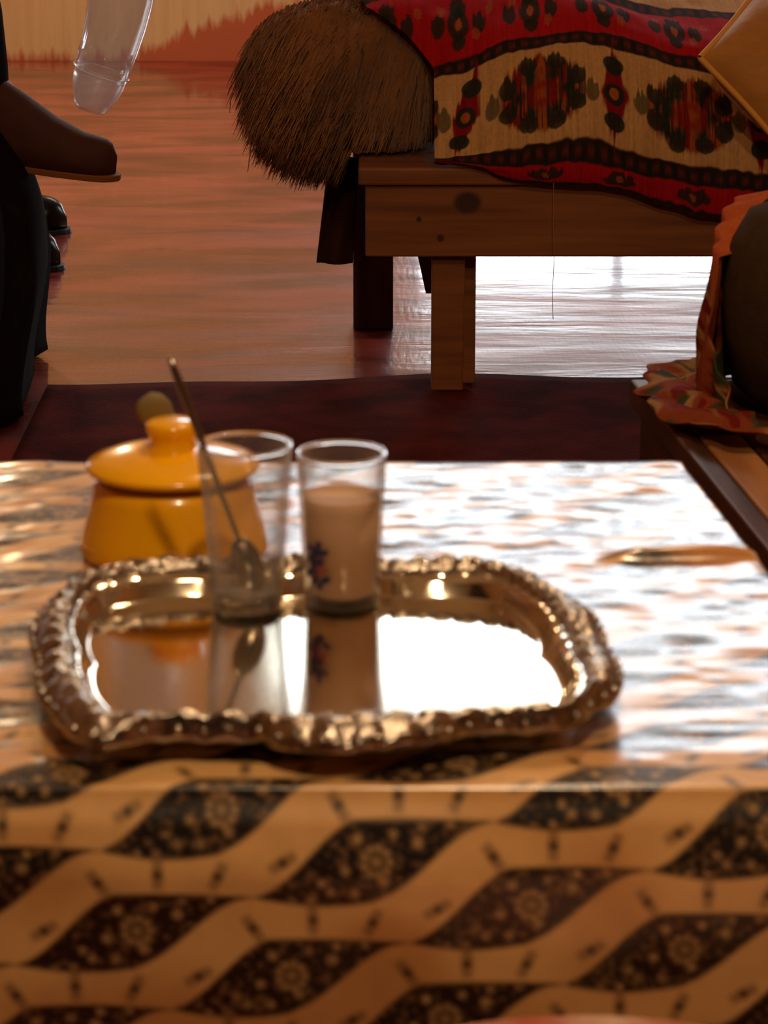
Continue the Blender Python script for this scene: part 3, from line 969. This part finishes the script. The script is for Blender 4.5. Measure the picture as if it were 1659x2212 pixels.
    def medallion(cx, cv, rx, rv_, base):
        nonlocal col
        m = blob(cx, cv, rx, rv_)
        inner = np.ones_like(col) * org
        inner = mixc(inner, base, sstep(0.40, 0.60, strk)); inner = mixc(inner, dred, sstep(0.62, 0.75, vnoise(X * 260, V * 9, 35)) * 0.9)
        a = np.arctan2((V - cv) / rv_, (X - cx) / rx); d = np.hypot((X - cx) / rx, (V - cv) / rv_)
        inner = mixc(inner, dred, np.exp(-((d - 0.25) / 0.14) ** 2) * 0.7)
        inner = mixc(inner, green, np.exp(-((d - 0.55) / 0.16) ** 2) * (0.55 + 0.45 * np.cos(6 * a)))
        inner = mixc(inner, dred, np.exp(-((d - 0.85) / 0.10) ** 2) * (0.5 - 0.5 * np.cos(8 * a)) * 0.9)
        col = col * (1 - m[..., None]) + inner * m[..., None]
        for k in range(8):                                   # dark buds around the edge
            q = 2 * PI * (k + 0.5) / 8
            bm_ = blob(cx + rx * 0.86 * math.cos(q), cv + rv_ * 0.86 * math.sin(q), 0.016, 0.040)
            col = mixc(col, green, bm_ * 0.9)
        for sg in (-1, 1):                                   # side points
            col = mixc(col, lin(96, 84, 56), blob(cx + sg * rx * 1.15, cv, 0.013, 0.045) * 0.9)

    def lozenge(cx, cv, slant=0.0):
        nonlocal col
        sx = cx + slant * (V - cv)
        d = np.abs(X - sx) / 0.024 + np.abs(Vw - cv) / 0.21
        m = sstep(1.05, 0.85, d + 0.3 * (strk - 0.5))
        col = mixc(col, dred, m)
        for dv in (-0.11, 0.0, 0.11):
            q = ((X - cx - slant * dv) / 0.018) ** 2 + ((Vw - cv - dv) / 0.042) ** 2
            col = mixc(col, green, sstep(1.1, 0.8, q) * 0.95)
        q = ((X - cx) / 0.008) ** 2 + ((Vw - cv) / 0.022) ** 2
        col = mixc(col, org, sstep(1.1, 0.8, q))
    mx1, mx2 = P(1172, 200, 4.74).x, P(1490, 252, 4.74).x
    step = mx2 - mx1
    for k in range(-1, 5):
        cx = mx1 + k * step
        medallion(cx, 0.355, 0.074, 0.150, green * 1.0)
        lozenge(cx + step * 0.48, 0.355, 0.0 if k >= 0 else 0.10)
    for k in range(-2, 12):                                  # small flowers on the red bands
        cx = mx1 - 0.015 + k * step * 0.5
        for (dx, dv, rx, rv_) in ((0, 0, 0.020, 0.050), (-0.036, 0.0, 0.012, 0.036), (0.036, 0.0, 0.012, 0.036), (0, 0.055, 0.014, 0.03), (0, -0.055, 0.012, 0.024)):
            col = mixc(col, green, blob(cx + dx, 0.71 + dv, rx, rv_) * 0.92)
        col = mixc(col, org, blob(cx, 0.71, 0.006, 0.02))
        for (dx, dv) in ((-0.03, 0.05), (0.03, -0.04), (0.055, 0.045)):
            col = mixc(col, org, blob(cx + dx, 0.71 + dv, 0.007, 0.02) * 0.7)
        col = mixc(col, green, blob(cx + 0.02, 0.055, 0.03, 0.026) * 0.9)
        col = mixc(col, org, blob(cx + 0.02, 0.055, 0.006, 0.012) * 0.8)
    col = col * (0.86 + 0.28 * strk[..., None])
    o = grid_mesh('patterned_throw', X, Y, Z, M['kilim'], color=np.clip(col, 0, 1), thick=0.0)
    tag(o, 'red and cream woven throw with dark flower medallions draped over the long bench', 'throw')


throw()


def sheepskin():
    c = P(752, 168, 5.02)
    root = empty('sheepskin', (c.x, c.y, 0.417))
    tag(root, 'shaggy brown sheepskin bunched over the end of the long bench', 'sheepskin')
    # hide: a lumpy bundle whose outline is wide at the top and hangs lower at the right
    n, m = 40, 56
    th = np.linspace(0.03, PI - 0.03, n)[:, None]; ph = np.linspace(0, 2 * PI, m, endpoint=False)[None, :]
    ux, uy, uz = np.sin(th) * np.cos(ph), np.sin(th) * np.sin(ph), np.cos(th) + 0 * ph
    sg = lambda a, p: np.sign(a) * np.abs(a) ** p
    rx = 0.174
    X = c.x + rx * sg(ux, 0.85); Y = c.y + 0.19 * sg(uy, 0.85); Z = c.z + 0.128 * sg(uz, 0.8)
    Z = Z - 0.05 * sstep(0.0, 0.15, X - c.x) * (uz < 0.2) * 0.6 + 0.015 * sstep(0.0, 0.16, X - c.x)
    lump = (vnoise(np.cos(ph) * 2 + th * 1.7, np.sin(ph) * 2 + th, 41) - 0.5) * 0.04
    X = X + ux * lump; Y = Y + uy * lump; Z = Z + uz * lump
    Z = np.where(X > BX0 - 0.03, np.maximum(Z, 0.424), Z)
    grid_mesh('hide', X, Y, Z, M['hide'], root, wrap=True)
    # locks of wool: bent tapering strands that flow down and outwards over the hide
    V, F, C = [], [], []
    nv = 0
    N_ = 17000
    rn = RNG.random((N_, 12))
    for k in range(N_):
        i = rn[k, 0] * (n - 1); j = rn[k, 1] * m
        i0, j0 = int(i), int(j) % m
        p = np.array([X[i0, j0], Y[i0, j0], Z[i0, j0]])
        nr = np.array([ux[i0, j0], uy[i0, j0], uz[i0, j0]])
        if nr[1] > 0.75: continue
        p = p + (rn[k, 2:5] - 0.5) * 0.012
        lx = (p[0] - c.x) / rx
        flow = np.array([-0.42 + 0.30 * max(0, lx) + 0.25 * max(0, -lx - 0.5), -0.10, -0.9]) + (rn[k, 5:8] - 0.5) * 0.36
        flow = flow / np.linalg.norm(flow)
        L = 0.045 + 0.045 * rn[k, 8]
        w = 0.0009 + 0.0017 * rn[k, 9] ** 2
        if nr[2] < -0.2: L *= 0.75
        d = nr * 0.16 + flow * 0.85
        d /= np.linalg.norm(d)
        side = np.cross(d, np.array([0.1, 1.0, 0.2])); side /= (np.linalg.norm(side) + 1e-9)
        oth = np.cross(side, d)
        q = p.copy()
        segs = 5
        tint = 0.55 + 0.62 * vnoise(np.array(p[0] * 34.0 - p[2] * 16), np.array(p[2] * 7.0 + p[1] * 6), 51) + 0.15 * (rn[k, 10] - 0.5)
        tone = np.array(lin(172, 112, 62)) * tint
        if rn[k, 11] > 0.95: tone = np.array(lin(70, 44, 24))
        for s in range(segs + 1):
            f = s / segs
            wd = w * (1 - 0.85 * f ** 1.5)
            for (a, b) in ((1, 0), (-0.5, 0.6), (-0.5, -0.6)):
                V.append(q + side * wd * a + oth * wd * b)
                C.append(tone * (0.8 + 0.25 * f))
            d = d * 0.62 + flow * 0.40 + np.array([0, 0, -0.06 * f])
            d /= np.linalg.norm(d)
            q = q + d * (L / segs)
            if q[2] < 0.424 and q[0] > BX0 - 0.03: q[2] = 0.424
        for s in range(segs):
            for a in range(3):
                b = (a + 1) % 3
                F.append((nv + s * 3 + a, nv + s * 3 + b, nv + s * 3 + 3 + b, nv + s * 3 + 3 + a))
        nv += (segs + 1) * 3
    me = bpy.data.meshes.new('fleece')
    me.from_pydata([tuple(v) for v in V], [], F)
    a = me.color_attributes.new('print', 'FLOAT_COLOR', 'POINT')
    a.data.foreach_set('color', np.concatenate([np.array(C), np.ones((len(C), 1))], 1).ravel().astype(np.float32))
    o = link('fleece', me, M['fleece'], root, smooth=True)
    o['kind'] = 'stuff'
    # a few long loose hairs at the bundle's outer end
    for (pa, pb, pc) in (((545, 285), (541, 325), (535, 372)), ((505, 190), (498, 215), (496, 244))):
        MB().tube([P(*pa, 4.98), P(*pb, 4.975), P(*pc, 4.98)], [0.0008, 0.0012, 0.0006], 6).build('loose_hair', M['thread'], root)


sheepskin()

# dark felt flap hanging under the fleece at the end of the bench
fl = []
n, m = 20, 14
X = np.zeros((n, m)); Y = X.copy(); Z = X.copy()
for i in range(n):
    a = i / (n - 1)
    for j in range(m):
        b = j / (m - 1)
        pl, pr = P(710 - 27 * a, 336 + 232 * a, 5.12), P(774 - 13 * a, 340 + 229 * a, 5.12)
        p = pl.lerp(pr, b)
        X[i, j], Y[i, j], Z[i, j] = p.x, p.y + 0.010 * math.sin(b * 7 + a) * a, p.z
o = grid_mesh('felt_flap', X, Y, Z, M['felt'], thick=0.006)
tag(o, 'dark brown felt flap hanging below the sheepskin at the bench end', 'blanket')

# loose thread in front of the bench
o = MB().tube([P(1196, 395, 4.69), P(1195, 480, 4.688), P(1197, 560, 4.688), P(1193, 640, 4.69), P(1195, 690, 4.69)], 0.0006, 6).build('thread', M['thread'])
tag(o, 'thin pale thread hanging from the throw hem in front of the bench', 'thread')

# ------------------------------------------------------------------ gold cushion on the long bench
def cushion(name, label, corners, thick, m1, m2, puff=0.075):
    """pillow from four corner points (in order) with a piped edge"""
    a, b, c, d = [Vector(p) for p in corners]
    ctr = (a + b + c + d) / 4
    root = empty(name, ctr)
    tag(root, label, 'cushion')
    nrm = (b - a).cross(d - a).normalized()
    n = 34
    for_side = []
    XX = np.zeros((2 * n, n)); YY = XX.copy(); ZZ = XX.copy()
    for sd in (0, 1):
        for i in range(n):
            for j in range(n):
                u, v = i / (n - 1), j / (n - 1)
                if sd: u = 1 - u
                p = a * (1 - u) * (1 - v) + b * u * (1 - v) + c * u * v + d * (1 - u) * v
                k = (max(0, math.sin(PI * u)) ** 0.5) * (max(0, math.sin(PI * v)) ** 0.5)
                pin = 0.035 * (math.sin(PI * u) * (1 - abs(2 * v - 1)) * 0 + math.sin(PI * u) * (abs(2 * v - 1) ** 3) + math.sin(PI * v) * (abs(2 * u - 1) ** 3))
                p = p + (ctr - p) * pin
                p = p + nrm * ((1 if sd else -1) * thick * k + 0.004 * math.sin(9 * u + 5 * v) * k)
                XX[sd * n + i, j], YY[sd * n + i, j], ZZ[sd * n + i, j] = p
    grid_mesh('cover', XX, YY, ZZ, m1, root)
    pts = []
    for (s, e) in ((a, b), (b, c), (c, d), (d, a)):
        for k in range(12):
            u = k / 12
            p = s.lerp(e, u)
            p = p + (ctr - p) * (0.035 * math.sin(PI * u))
            pts.append(p)
    pts.append(pts[0])
    MB().tube(pts, 0.0055, 8, False).build('piping', m2, root, smooth=True)


ca, cb = P(1512, 125, 4.60), P(1700, 330, 4.56)
cd = P(1640, -30, 4.74)
cushion('gold_cushion', 'gold velvet cushion with a piped edge lying on the patterned throw', [ca, cb, cb + (cd - ca) + Vector((0.02, 0.02, 0.05)), cd], 0.075, M['gold'], M['welt'])

# ------------------------------------------------------------------ side bench along the right of the table
sb = empty('side_bench', (0.55, 2.6, 0))
tag(sb, 'reddish wooden side bench running past the table corner', 'bench')
ZB = 0.42


def edge_x(y):
    return 0.290 + (3.185 - y) * 0.108


ya, yb = 1.3, 3.185
for k, (o0, o1, mm) in enumerate(((0.0, 0.024, 'bench2'), (0.026, 0.072, 'board'), (0.075, 0.26, 'bench2'), (0.264, 0.42, 'bench2'))):
    y_far = yb if mm != 'board' else 2.93
    mb = MB().prism([(edge_x(ya) + o0, ya, ZB - 0.03), (edge_x(ya) + o1, ya, ZB - 0.03), (edge_x(y_far) + o1, y_far, ZB - 0.03), (edge_x(y_far) + o0, y_far, ZB - 0.03)], (0, 0, 0.03))
    mb.build('seat_plank', M[mm], sb, bevel=0.003)
MB().prism([(edge_x(2.934) + 0.026, 2.934, ZB - 0.03), (edge_x(2.934) + 0.072, 2.934, ZB - 0.03), (edge_x(yb) + 0.072, yb, ZB - 0.03), (edge_x(yb) + 0.026, yb, ZB - 0.03)], (0, 0, 0.03)).build('seat_plank', M['bench2'], sb, bevel=0.003)
MB().prism([(edge_x(ya) + 0.012, ya, 0.26), (edge_x(ya) + 0.034, ya, 0.26), (edge_x(yb - 0.01) + 0.034, yb - 0.01, 0.26), (edge_x(yb - 0.01) + 0.012, yb - 0.01, 0.26)], (0, 0, ZB - 0.03 - 0.26)).build('apron', M['bench2'], sb)
for (lx, ly) in ((0.06, yb - 0.08), (0.34, yb - 0.08), (0.06, ya + 0.08), (0.34, ya + 0.08)):
    ex = edge_x(ly)
    z0 = 0.0135 if 2.4 < ly else 0.0
    MB().box(ex + lx, ex + lx + 0.05, ly - 0.025, ly + 0.025, z0, ZB - 0.03).build('leg', M['bench2'], sb, bevel=0.003)

# bolster standing on the far end of the side bench, with a patterned shawl draped round it
bc = Vector((0.500, 3.06, 0.0))
prof = [(0.001, 0.004), (0.085, 0.004), (0.112, 0.03), (0.122, 0.08), (0.126, 0.13), (0.120, 0.185), (0.100, 0.222), (0.06, 0.238), (0.001, 0.240)]
bo = MB().lathe(prof, (0.505, 3.05, ZB + 0.001), 48).build('bolster', M['bolster'], smooth=True)
tag(bo, 'dark brown round wool bolster on the side bench, wrapped by the shawl', 'bolster')


def shawl():
    n, m = 90, 120
    Tt = np.linspace(0, 1, n)[:, None]
    kk = np.linspace(0, 1, m)[None, :]
    amax = R(188) + R(62) * sstep(0.30, 0.95, Tt)
    A = R(75) + (amax - R(75)) * kk
    # from the top of the bolster down its left flank, then out over the bench
    s = Tt * 0.345 + 0 * A
    k = kk + 0 * A
    up = 0.232 - 0.05 * sstep(0.55, 1.0, k)
    zz = np.where(s < 0.05, up + 0.006 - s * 0.25, up - 0.006 - (s - 0.05) * 1.0)
    rr = np.where(s < 0.05, 0.085 + s * 0.95, 0.1325 + 0.012 * sstep(0.05, 0.2, s))
    flr = 0.014
    low = zz < flr
    ex = np.clip(flr - zz, 0, None)
    rr = rr + ex * 0.85 + 0.006 * np.sin(A * 13 + s * 12) * sstep(0.06, 0.2, s) + 0.004 * np.sin(A * 29)
    zz = np.maximum(zz, flr) + np.where(low, 0.012 * np.abs(np.sin(ex * 38 + A * 3)) * sstep(0, 0.02, ex), 0)
    X = 0.505 + rr * np.cos(A); Y = 3.05 + rr * np.sin(A) * 0.9; Z = ZB + zz
    col = np.ones(X.shape + (3,)) * np.array(lin(128, 58, 30))
    S_, K_ = s, k + 0 * s
    nz = vnoise(K_ * 16, S_ * 34, 61); n2 = vnoise(K_ * 26, S_ * 60, 62)
    col = mixc(col, lin(150, 108, 62), sstep(0.5, 0.65, nz))
    col = mixc(col, lin(110, 24, 18), sstep(0.62, 0.72, n2))
    col = mixc(col, lin(60, 60, 34), sstep(0.70, 0.78, vnoise(K_ * 21, S_ * 44, 63)))
    col = mixc(col, lin(176, 82, 42), sstep(0.12, 0.06, S_) * 0.9)
    o = grid_mesh('shawl', X, Y, Z, M['shawl'], color=col, thick=0.002)
    tag(o, 'orange and cream flowered shawl draped round the dark bolster', 'shawl')


shawl()

# ------------------------------------------------------------------ clear plastic tube hanging at the upper left
TUBE_Y = 5.65
TS = TUBE_Y / 4.55
tr = empty('hanging_tube', P(220, 150, TUBE_Y))
tag(tr, 'curved clear plastic tube with a ring, hanging before the back wall', 'tube')
ctr = [(220, 152), (236, 100), (250, 50), (260, 0), (267, -60), (270, -140)]
ptsC = [P(a, b, TUBE_Y) for a, b in ctr] + [Vector((P(270, -140, TUBE_Y).x, TUBE_Y, z)) for z in (0.9, 1.4, 2.2, 3.0, H)]
radC = [r * TS for r in [0.0455, 0.0475, 0.050, 0.053, 0.054, 0.054] + [0.054] * 5]


def hollow(pts, rads, w, seg=40):
    mb = MB()
    mb.tube(pts, rads, seg, False)
    mb.tube(pts, [r - w for r in rads], seg, False)
    n = len(pts)
    off = n * seg
    for e in (0, n - 1):
        for k in range(seg):
            k2 = (k + 1) % seg
            mb.f.append((e * seg + k, e * seg + k2, off + e * seg + k2, off + e * seg + k))
    return mb


hollow(ptsC, radC, 0.004).build('tube_wall', M['plastic'], tr, smooth=True)
d = (ptsC[0] - ptsC[1]).normalized()
mb = MB()
ringp = []
u = Vector((0, 1, 0)).cross(d).normalized(); w = d.cross(u)
for k in range(49):
    a = 2 * PI * k / 48
    ringp.append(ptsC[0] + d * 0.002 + (u * math.cos(a) + w * math.sin(a)) * 0.0465 * TS)
mb.tube(ringp, 0.0022, 8, False).build('ring', M['plastic'], tr, smooth=True)
end = [ptsC[0] + d * k * TS for k in (0.005, 0.02, 0.04, 0.058, 0.068)]
hollow(end, [r * TS for r in (0.0435, 0.0425, 0.038, 0.030, 0.024)], 0.003).build('tube_tip', M['frost'], tr, smooth=True)

# ------------------------------------------------------------------ seated person at the left
pe = empty('person', (-1.25, 5.05, 0.45))
tag(pe, 'seated person in a dark robe with one brown slippered foot held out', 'person')


def skinned(name, joints, edges, m, parent, root=0, sub=2):
    me = bpy.data.meshes.new(name)
    me.from_pydata([j[:3] for j in joints], edges, [])
    o = link(name, me, m, parent)
    md = o.modifiers.new('skin', 'SKIN')
    md.use_smooth_shade = True
    for i, v in enumerate(me.skin_vertices[0].data):
        r = joints[i][3]
        v.radius = (r, r)
        v.use_root = (i == root)
    s = o.modifiers.new('sub', 'SUBSURF'); s.levels = sub; s.render_levels = sub
    return o


J = [(-1.28, 5.05, 0.56, 0.14),   # 0 pelvis
     (-1.30, 5.05, 0.78, 0.13), (-1.28, 5.05, 1.00, 0.14), (-1.26, 5.05, 1.12, 0.06), (-1.24, 5.05, 1.20, 0.055),   # 1-4 spine to neck
     (-1.21, 5.05, 1.29, 0.090), (-1.21, 5.05, 1.38, 0.085),                                                    # 5-6 head
     (-1.22, 4.95, 0.56, 0.085), (-0.80, 4.99, 0.80, 0.062), (-0.745, 5.00, 0.66, 0.056), (-0.725, 5.0, 0.53, 0.042), (-0.69, 5.0, 0.485, 0.042), (-0.60, 5.0, 0.430, 0.034), (-0.54, 5.0, 0.405, 0.028),  # 7-13 crossed leg, foot
     (-1.22, 5.15, 0.55, 0.085), (-0.84, 5.16, 0.53, 0.060), (-0.85, 5.16, 0.28, 0.052), (-0.87, 5.16, 0.09, 0.038), (-0.78, 5.16, 0.045, 0.034), (-0.70, 5.16, 0.035, 0.026),  # 14-19 other leg
     (-1.27, 4.86, 1.03, 0.062), (-1.22, 4.80, 0.82, 0.045), (-1.02, 4.86, 0.80, 0.036), (-0.94, 4.90, 0.82, 0.030),   # 20-23 arm
     (-1.27, 5.24, 1.03, 0.062), (-1.22, 5.30, 0.80, 0.045), (-1.03, 5.24, 0.70, 0.036), (-0.95, 5.21, 0.69, 0.030)]   # 24-27 arm
E = [(0, 1), (1, 2), (2, 3), (3, 4), (4, 5), (5, 6), (0, 7), (7, 8), (8, 9), (9, 10), (10, 11), (11, 12), (12, 13), (0, 14), (14, 15), (15, 16), (16, 17), (17, 18), (18, 19),
     (2, 20), (20, 21), (21, 22), (22, 23), (2, 24), (24, 25), (25, 26), (26, 27)]
for (hand, s) in ((23, -1), (27, 1)):
    hx, hy, hz, _ = J[hand]
    for k in range(4):
        a = len(J)
        yy = hy + (k - 1.5) * 0.019
        J += [(hx + 0.045, yy, hz + 0.004, 0.0085), (hx + 0.075 - 0.004 * abs(k - 1.4), yy, hz - 0.012, 0.0075)]
        E += [(hand, a), (a, a + 1)]
    a = len(J)
    J += [(hx + 0.018, hy - s * -0.034, hz - 0.004, 0.009), (hx + 0.045, hy + s * 0.046, hz - 0.012, 0.008)]
    E += [(hand, a), (a, a + 1)]
skinned('body', J, E, M['skin'], pe)
# head details
MB().lathe([(0, 0.105), (0.06, 0.095), (0.098, 0.05), (0.104, 0.0), (0.09, -0.05), (0.0, -0.055)], (-1.252, 5.05, 1.385), 24, Matrix.Rotation(R(-14), 3, 'Y')).build('hair', M['hair'], pe, smooth=True)
MB().prism([(-1.115, 5.035, 1.30), (-1.085, 5.05, 1.30), (-1.115, 5.065, 1.30)], (-0.012, 0, 0.05)).build('nose', M['skin'], pe, smooth=True)
for s in (-1, 1):
    MB().lathe([(0, -0.006), (0.009, 0), (0, 0.006)], (-1.126, 5.05 + s * 0.034, 1.345), 10).build('eye', M['black'], pe, smooth=True)


# robe: shoulders, sleeves and a long skirt to the floor
def robe():
    n, m = 60, 72
    A = np.linspace(0, 2 * PI, m, endpoint=False)[None, :]
    t = np.linspace(0, 1, n)[:, None]
    zt = np.interp(t[:, 0], [0, 0.15, 0.45, 0.55, 1.0], [1.12, 1.05, 0.62, 0.50, 0.014])[:, None]
    cx = np.interp(t[:, 0], [0, 0.15, 0.45, 0.55, 1.0], [-1.26, -1.28, -1.18, -1.06, -1.06])[:, None]
    rx = np.interp(t[:, 0], [0, 0.15, 0.40, 0.47, 0.55, 1.0], [0.07, 0.17, 0.24, 0.33, 0.36, 0.425])[:, None]
    ry = np.interp(t[:, 0], [0, 0.15, 0.45, 0.55, 1.0], [0.08, 0.25, 0.27, 0.27, 0.34])[:, None]
    fold = 1 + 0.035 * np.sin(A * 11 + t * 3) * sstep(0.3, 0.8, t) + 0.02 * np.sin(A * 23) * sstep(0.5, 1, t)
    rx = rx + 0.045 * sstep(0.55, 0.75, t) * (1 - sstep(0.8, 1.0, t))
    sq = 1 - 0.4 * sstep(0.5, 0.8, t)
    spw = lambda q: np.sign(q) * np.abs(q) ** sq
    X = cx + rx * spw(np.cos(A)) * fold; Y = 5.03 - 0.25 * sstep(0.55, 1.0, t) + (ry + 0.20 * sstep(0.55, 1.0, t)) * spw(np.sin(A)) * fold; Z = zt + 0 * A  # skirt spread forward in place of the shadow on the floor
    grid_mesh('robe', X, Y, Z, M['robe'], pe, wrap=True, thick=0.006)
    for (a, b, c_) in ((20, 21, 22), (24, 25, 26)):
        pts = [Vector(J[a][:3]), Vector(J[b][:3]), Vector(J[c_][:3])]
        pts = [pts[0], pts[0].lerp(pts[1], .5), pts[1], pts[1].lerp(pts[2], .5), pts[2]]
        MB().tube(pts, [0.085, 0.075, 0.068, 0.066, 0.068], 20, False).build('sleeve', M['robe'], pe, smooth=True)
    # trouser leg on the crossed leg, down to the ankle
    MB().tube([(-1.15, 4.96, 0.60), (-0.98, 4.975, 0.70), (-0.82, 4.99, 0.795), (-0.765, 4.99, 0.74), (-0.748, 5.0, 0.64), (-0.738, 5.0, 0.55), (-0.735, 5.0, 0.50)], [0.10, 0.088, 0.076, 0.072, 0.068, 0.064, 0.062], 24, False).build('trouser_leg', M['robe'], pe, smooth=True)


robe()


def slipper(name, parent, heel, toe, up, wid, m_up, m_sole, high):
    """a slipper from heel to toe: a rounded upper on a thin sole"""
    heel, toe, up = Vector(heel), Vector(toe), Vector(up).normalized()
    d = (toe - heel).normalized(); L = (toe - heel).length
    side = d.cross(up).normalized(); up = side.cross(d).normalized()
    n, m = 26, 24
    X = np.zeros((n, m)); Y = X.copy(); Z = X.copy()
    for i in range(n):
        a = i / (n - 1)
        wd = wid * (0.72 + 0.35 * math.sin(PI * min(1, a * 1.05)) ** 0.8) * math.sqrt(max(0.02, 1 - max(0, (a - 0.84) / 0.162) ** 2)) * math.sqrt(max(0.05, 1 - max(0, (0.1 - a) / 0.1) ** 2))
        hh = np.interp(a, [0, 0.1, 0.3, 0.55, 0.75, 0.86, 0.95, 1.0], high)
        for j in range(m):
            q = 2 * PI * j / m
            cq, sq = math.cos(q), math.sin(q)
            z = hh * max(0, sq) ** 0.8 if sq > 0 else -0.002
            p = heel + d * (L * a) + side * (wd * math.copysign(abs(cq) ** 0.8, cq)) + up * (0.010 + z)
            X[i, j], Y[i, j], Z[i, j] = p
    u = grid_mesh(name, X, Y, Z, m_up, parent, wrap=True)
    mb = MB(); out = []
    for i in range(33):
        a = i / 32
        wd = wid * (0.74 + 0.37 * math.sin(PI * min(1, a * 1.05)) ** 0.8) * math.sqrt(max(0.0, 1 - max(0, (a - 0.84) / 0.165) ** 2)) * math.sqrt(max(0.05, 1 - max(0, (0.1 - a) / 0.1) ** 2))
        out.append((a, wd))
    poly = [heel + d * ((L + 0.010) * a) + side * w_ for a, w_ in out] + [heel + d * ((L + 0.010) * a) - side * w_ for a, w_ in out[::-1]]
    mb.prism(poly, up * 0.012)
    mb.build('sole', m_sole, u if parent is not None else u, bevel=0.002)
    return u


# raised foot: toe pointing to the right and a little down
toe = P(248, 388, 4.98); heel = P(-60, 372, 5.0)
heel = Vector((toe.x - 0.255, 5.0, toe.z + 0.035))
slipper('slipper', pe, heel, toe, (0.12, -0.10, 1), 0.042, M['slipper'], M['sole'], [0.09, 0.15, 0.125, 0.088, 0.068, 0.064, 0.060, 0.035])

# black shoes standing on the floor beyond the person
for (px, py, lab) in ((150, 503, 'black round-toed shoe on the floor, the farther of two beside the robe'), (136, 582, 'black round-toed shoe on the floor, the nearer of two beside the robe')):
    tp = PZ(px, py, 0.0)
    s = slipper('shoe', None, (tp.x - 0.27, tp.y + 0.03, 0.0), (tp.x - 0.006, tp.y, 0.0), (0, 0, 1), 0.048, M['blackleather'], M['black'], [0.07, 0.085, 0.085, 0.080, 0.078, 0.074, 0.062, 0.030])
    tag(s, lab, 'shoe', 'pair of black shoes')

# ------------------------------------------------------------------ pale cushion in front of the table, just showing at the bottom edge
o = MB().lathe([(0.001, 0.0), (0.15, 0.0), (0.180, 0.04), (0.187, 0.24), (0.186, 0.46), (0.182, 0.508), (0.172, 0.519), (0.10, 0.525), (0.001, 0.526)], (0.105, 1.178, 0.0), 64).build('pouf', M['pouf'], smooth=True)
tag(o, 'pale pouf with reddish patches just in front of the table cloth', 'pouf')

# ------------------------------------------------------------------ hanging bulbs (above the frame)
for (bx, by, bz), lab in ((TABLE_LAMP, 'bare hanging bulb on a black cord above the table'), (MID_LAMP, 'bare hanging bulb on a black cord between the table and the long bench'), (BACK_LAMP, 'bare hanging bulb on a black cord near the back wall')):
    r_ = empty('hanging_bulb', (bx, by, bz + 0.1))
    tag(r_, lab, 'lamp')
    MB().tube([(bx, by, bz + 0.25), (bx, by, H)], 0.004, 8).build('cord', M['black'], r_)
    MB().lathe([(0, 0.25), (0.02, 0.25), (0.02, 0.19), (0, 0.19)], (bx, by, bz), 20).build('socket', M['black'], r_, smooth=False)
    MB().lathe([(0.013, 0.188), (0.018, 0.165), (0.032, 0.135), (0.034, 0.112), (0.022, 0.092), (0, 0.085)], (bx, by, bz), 24).build('bulb', M['bulb'], r_, smooth=True)
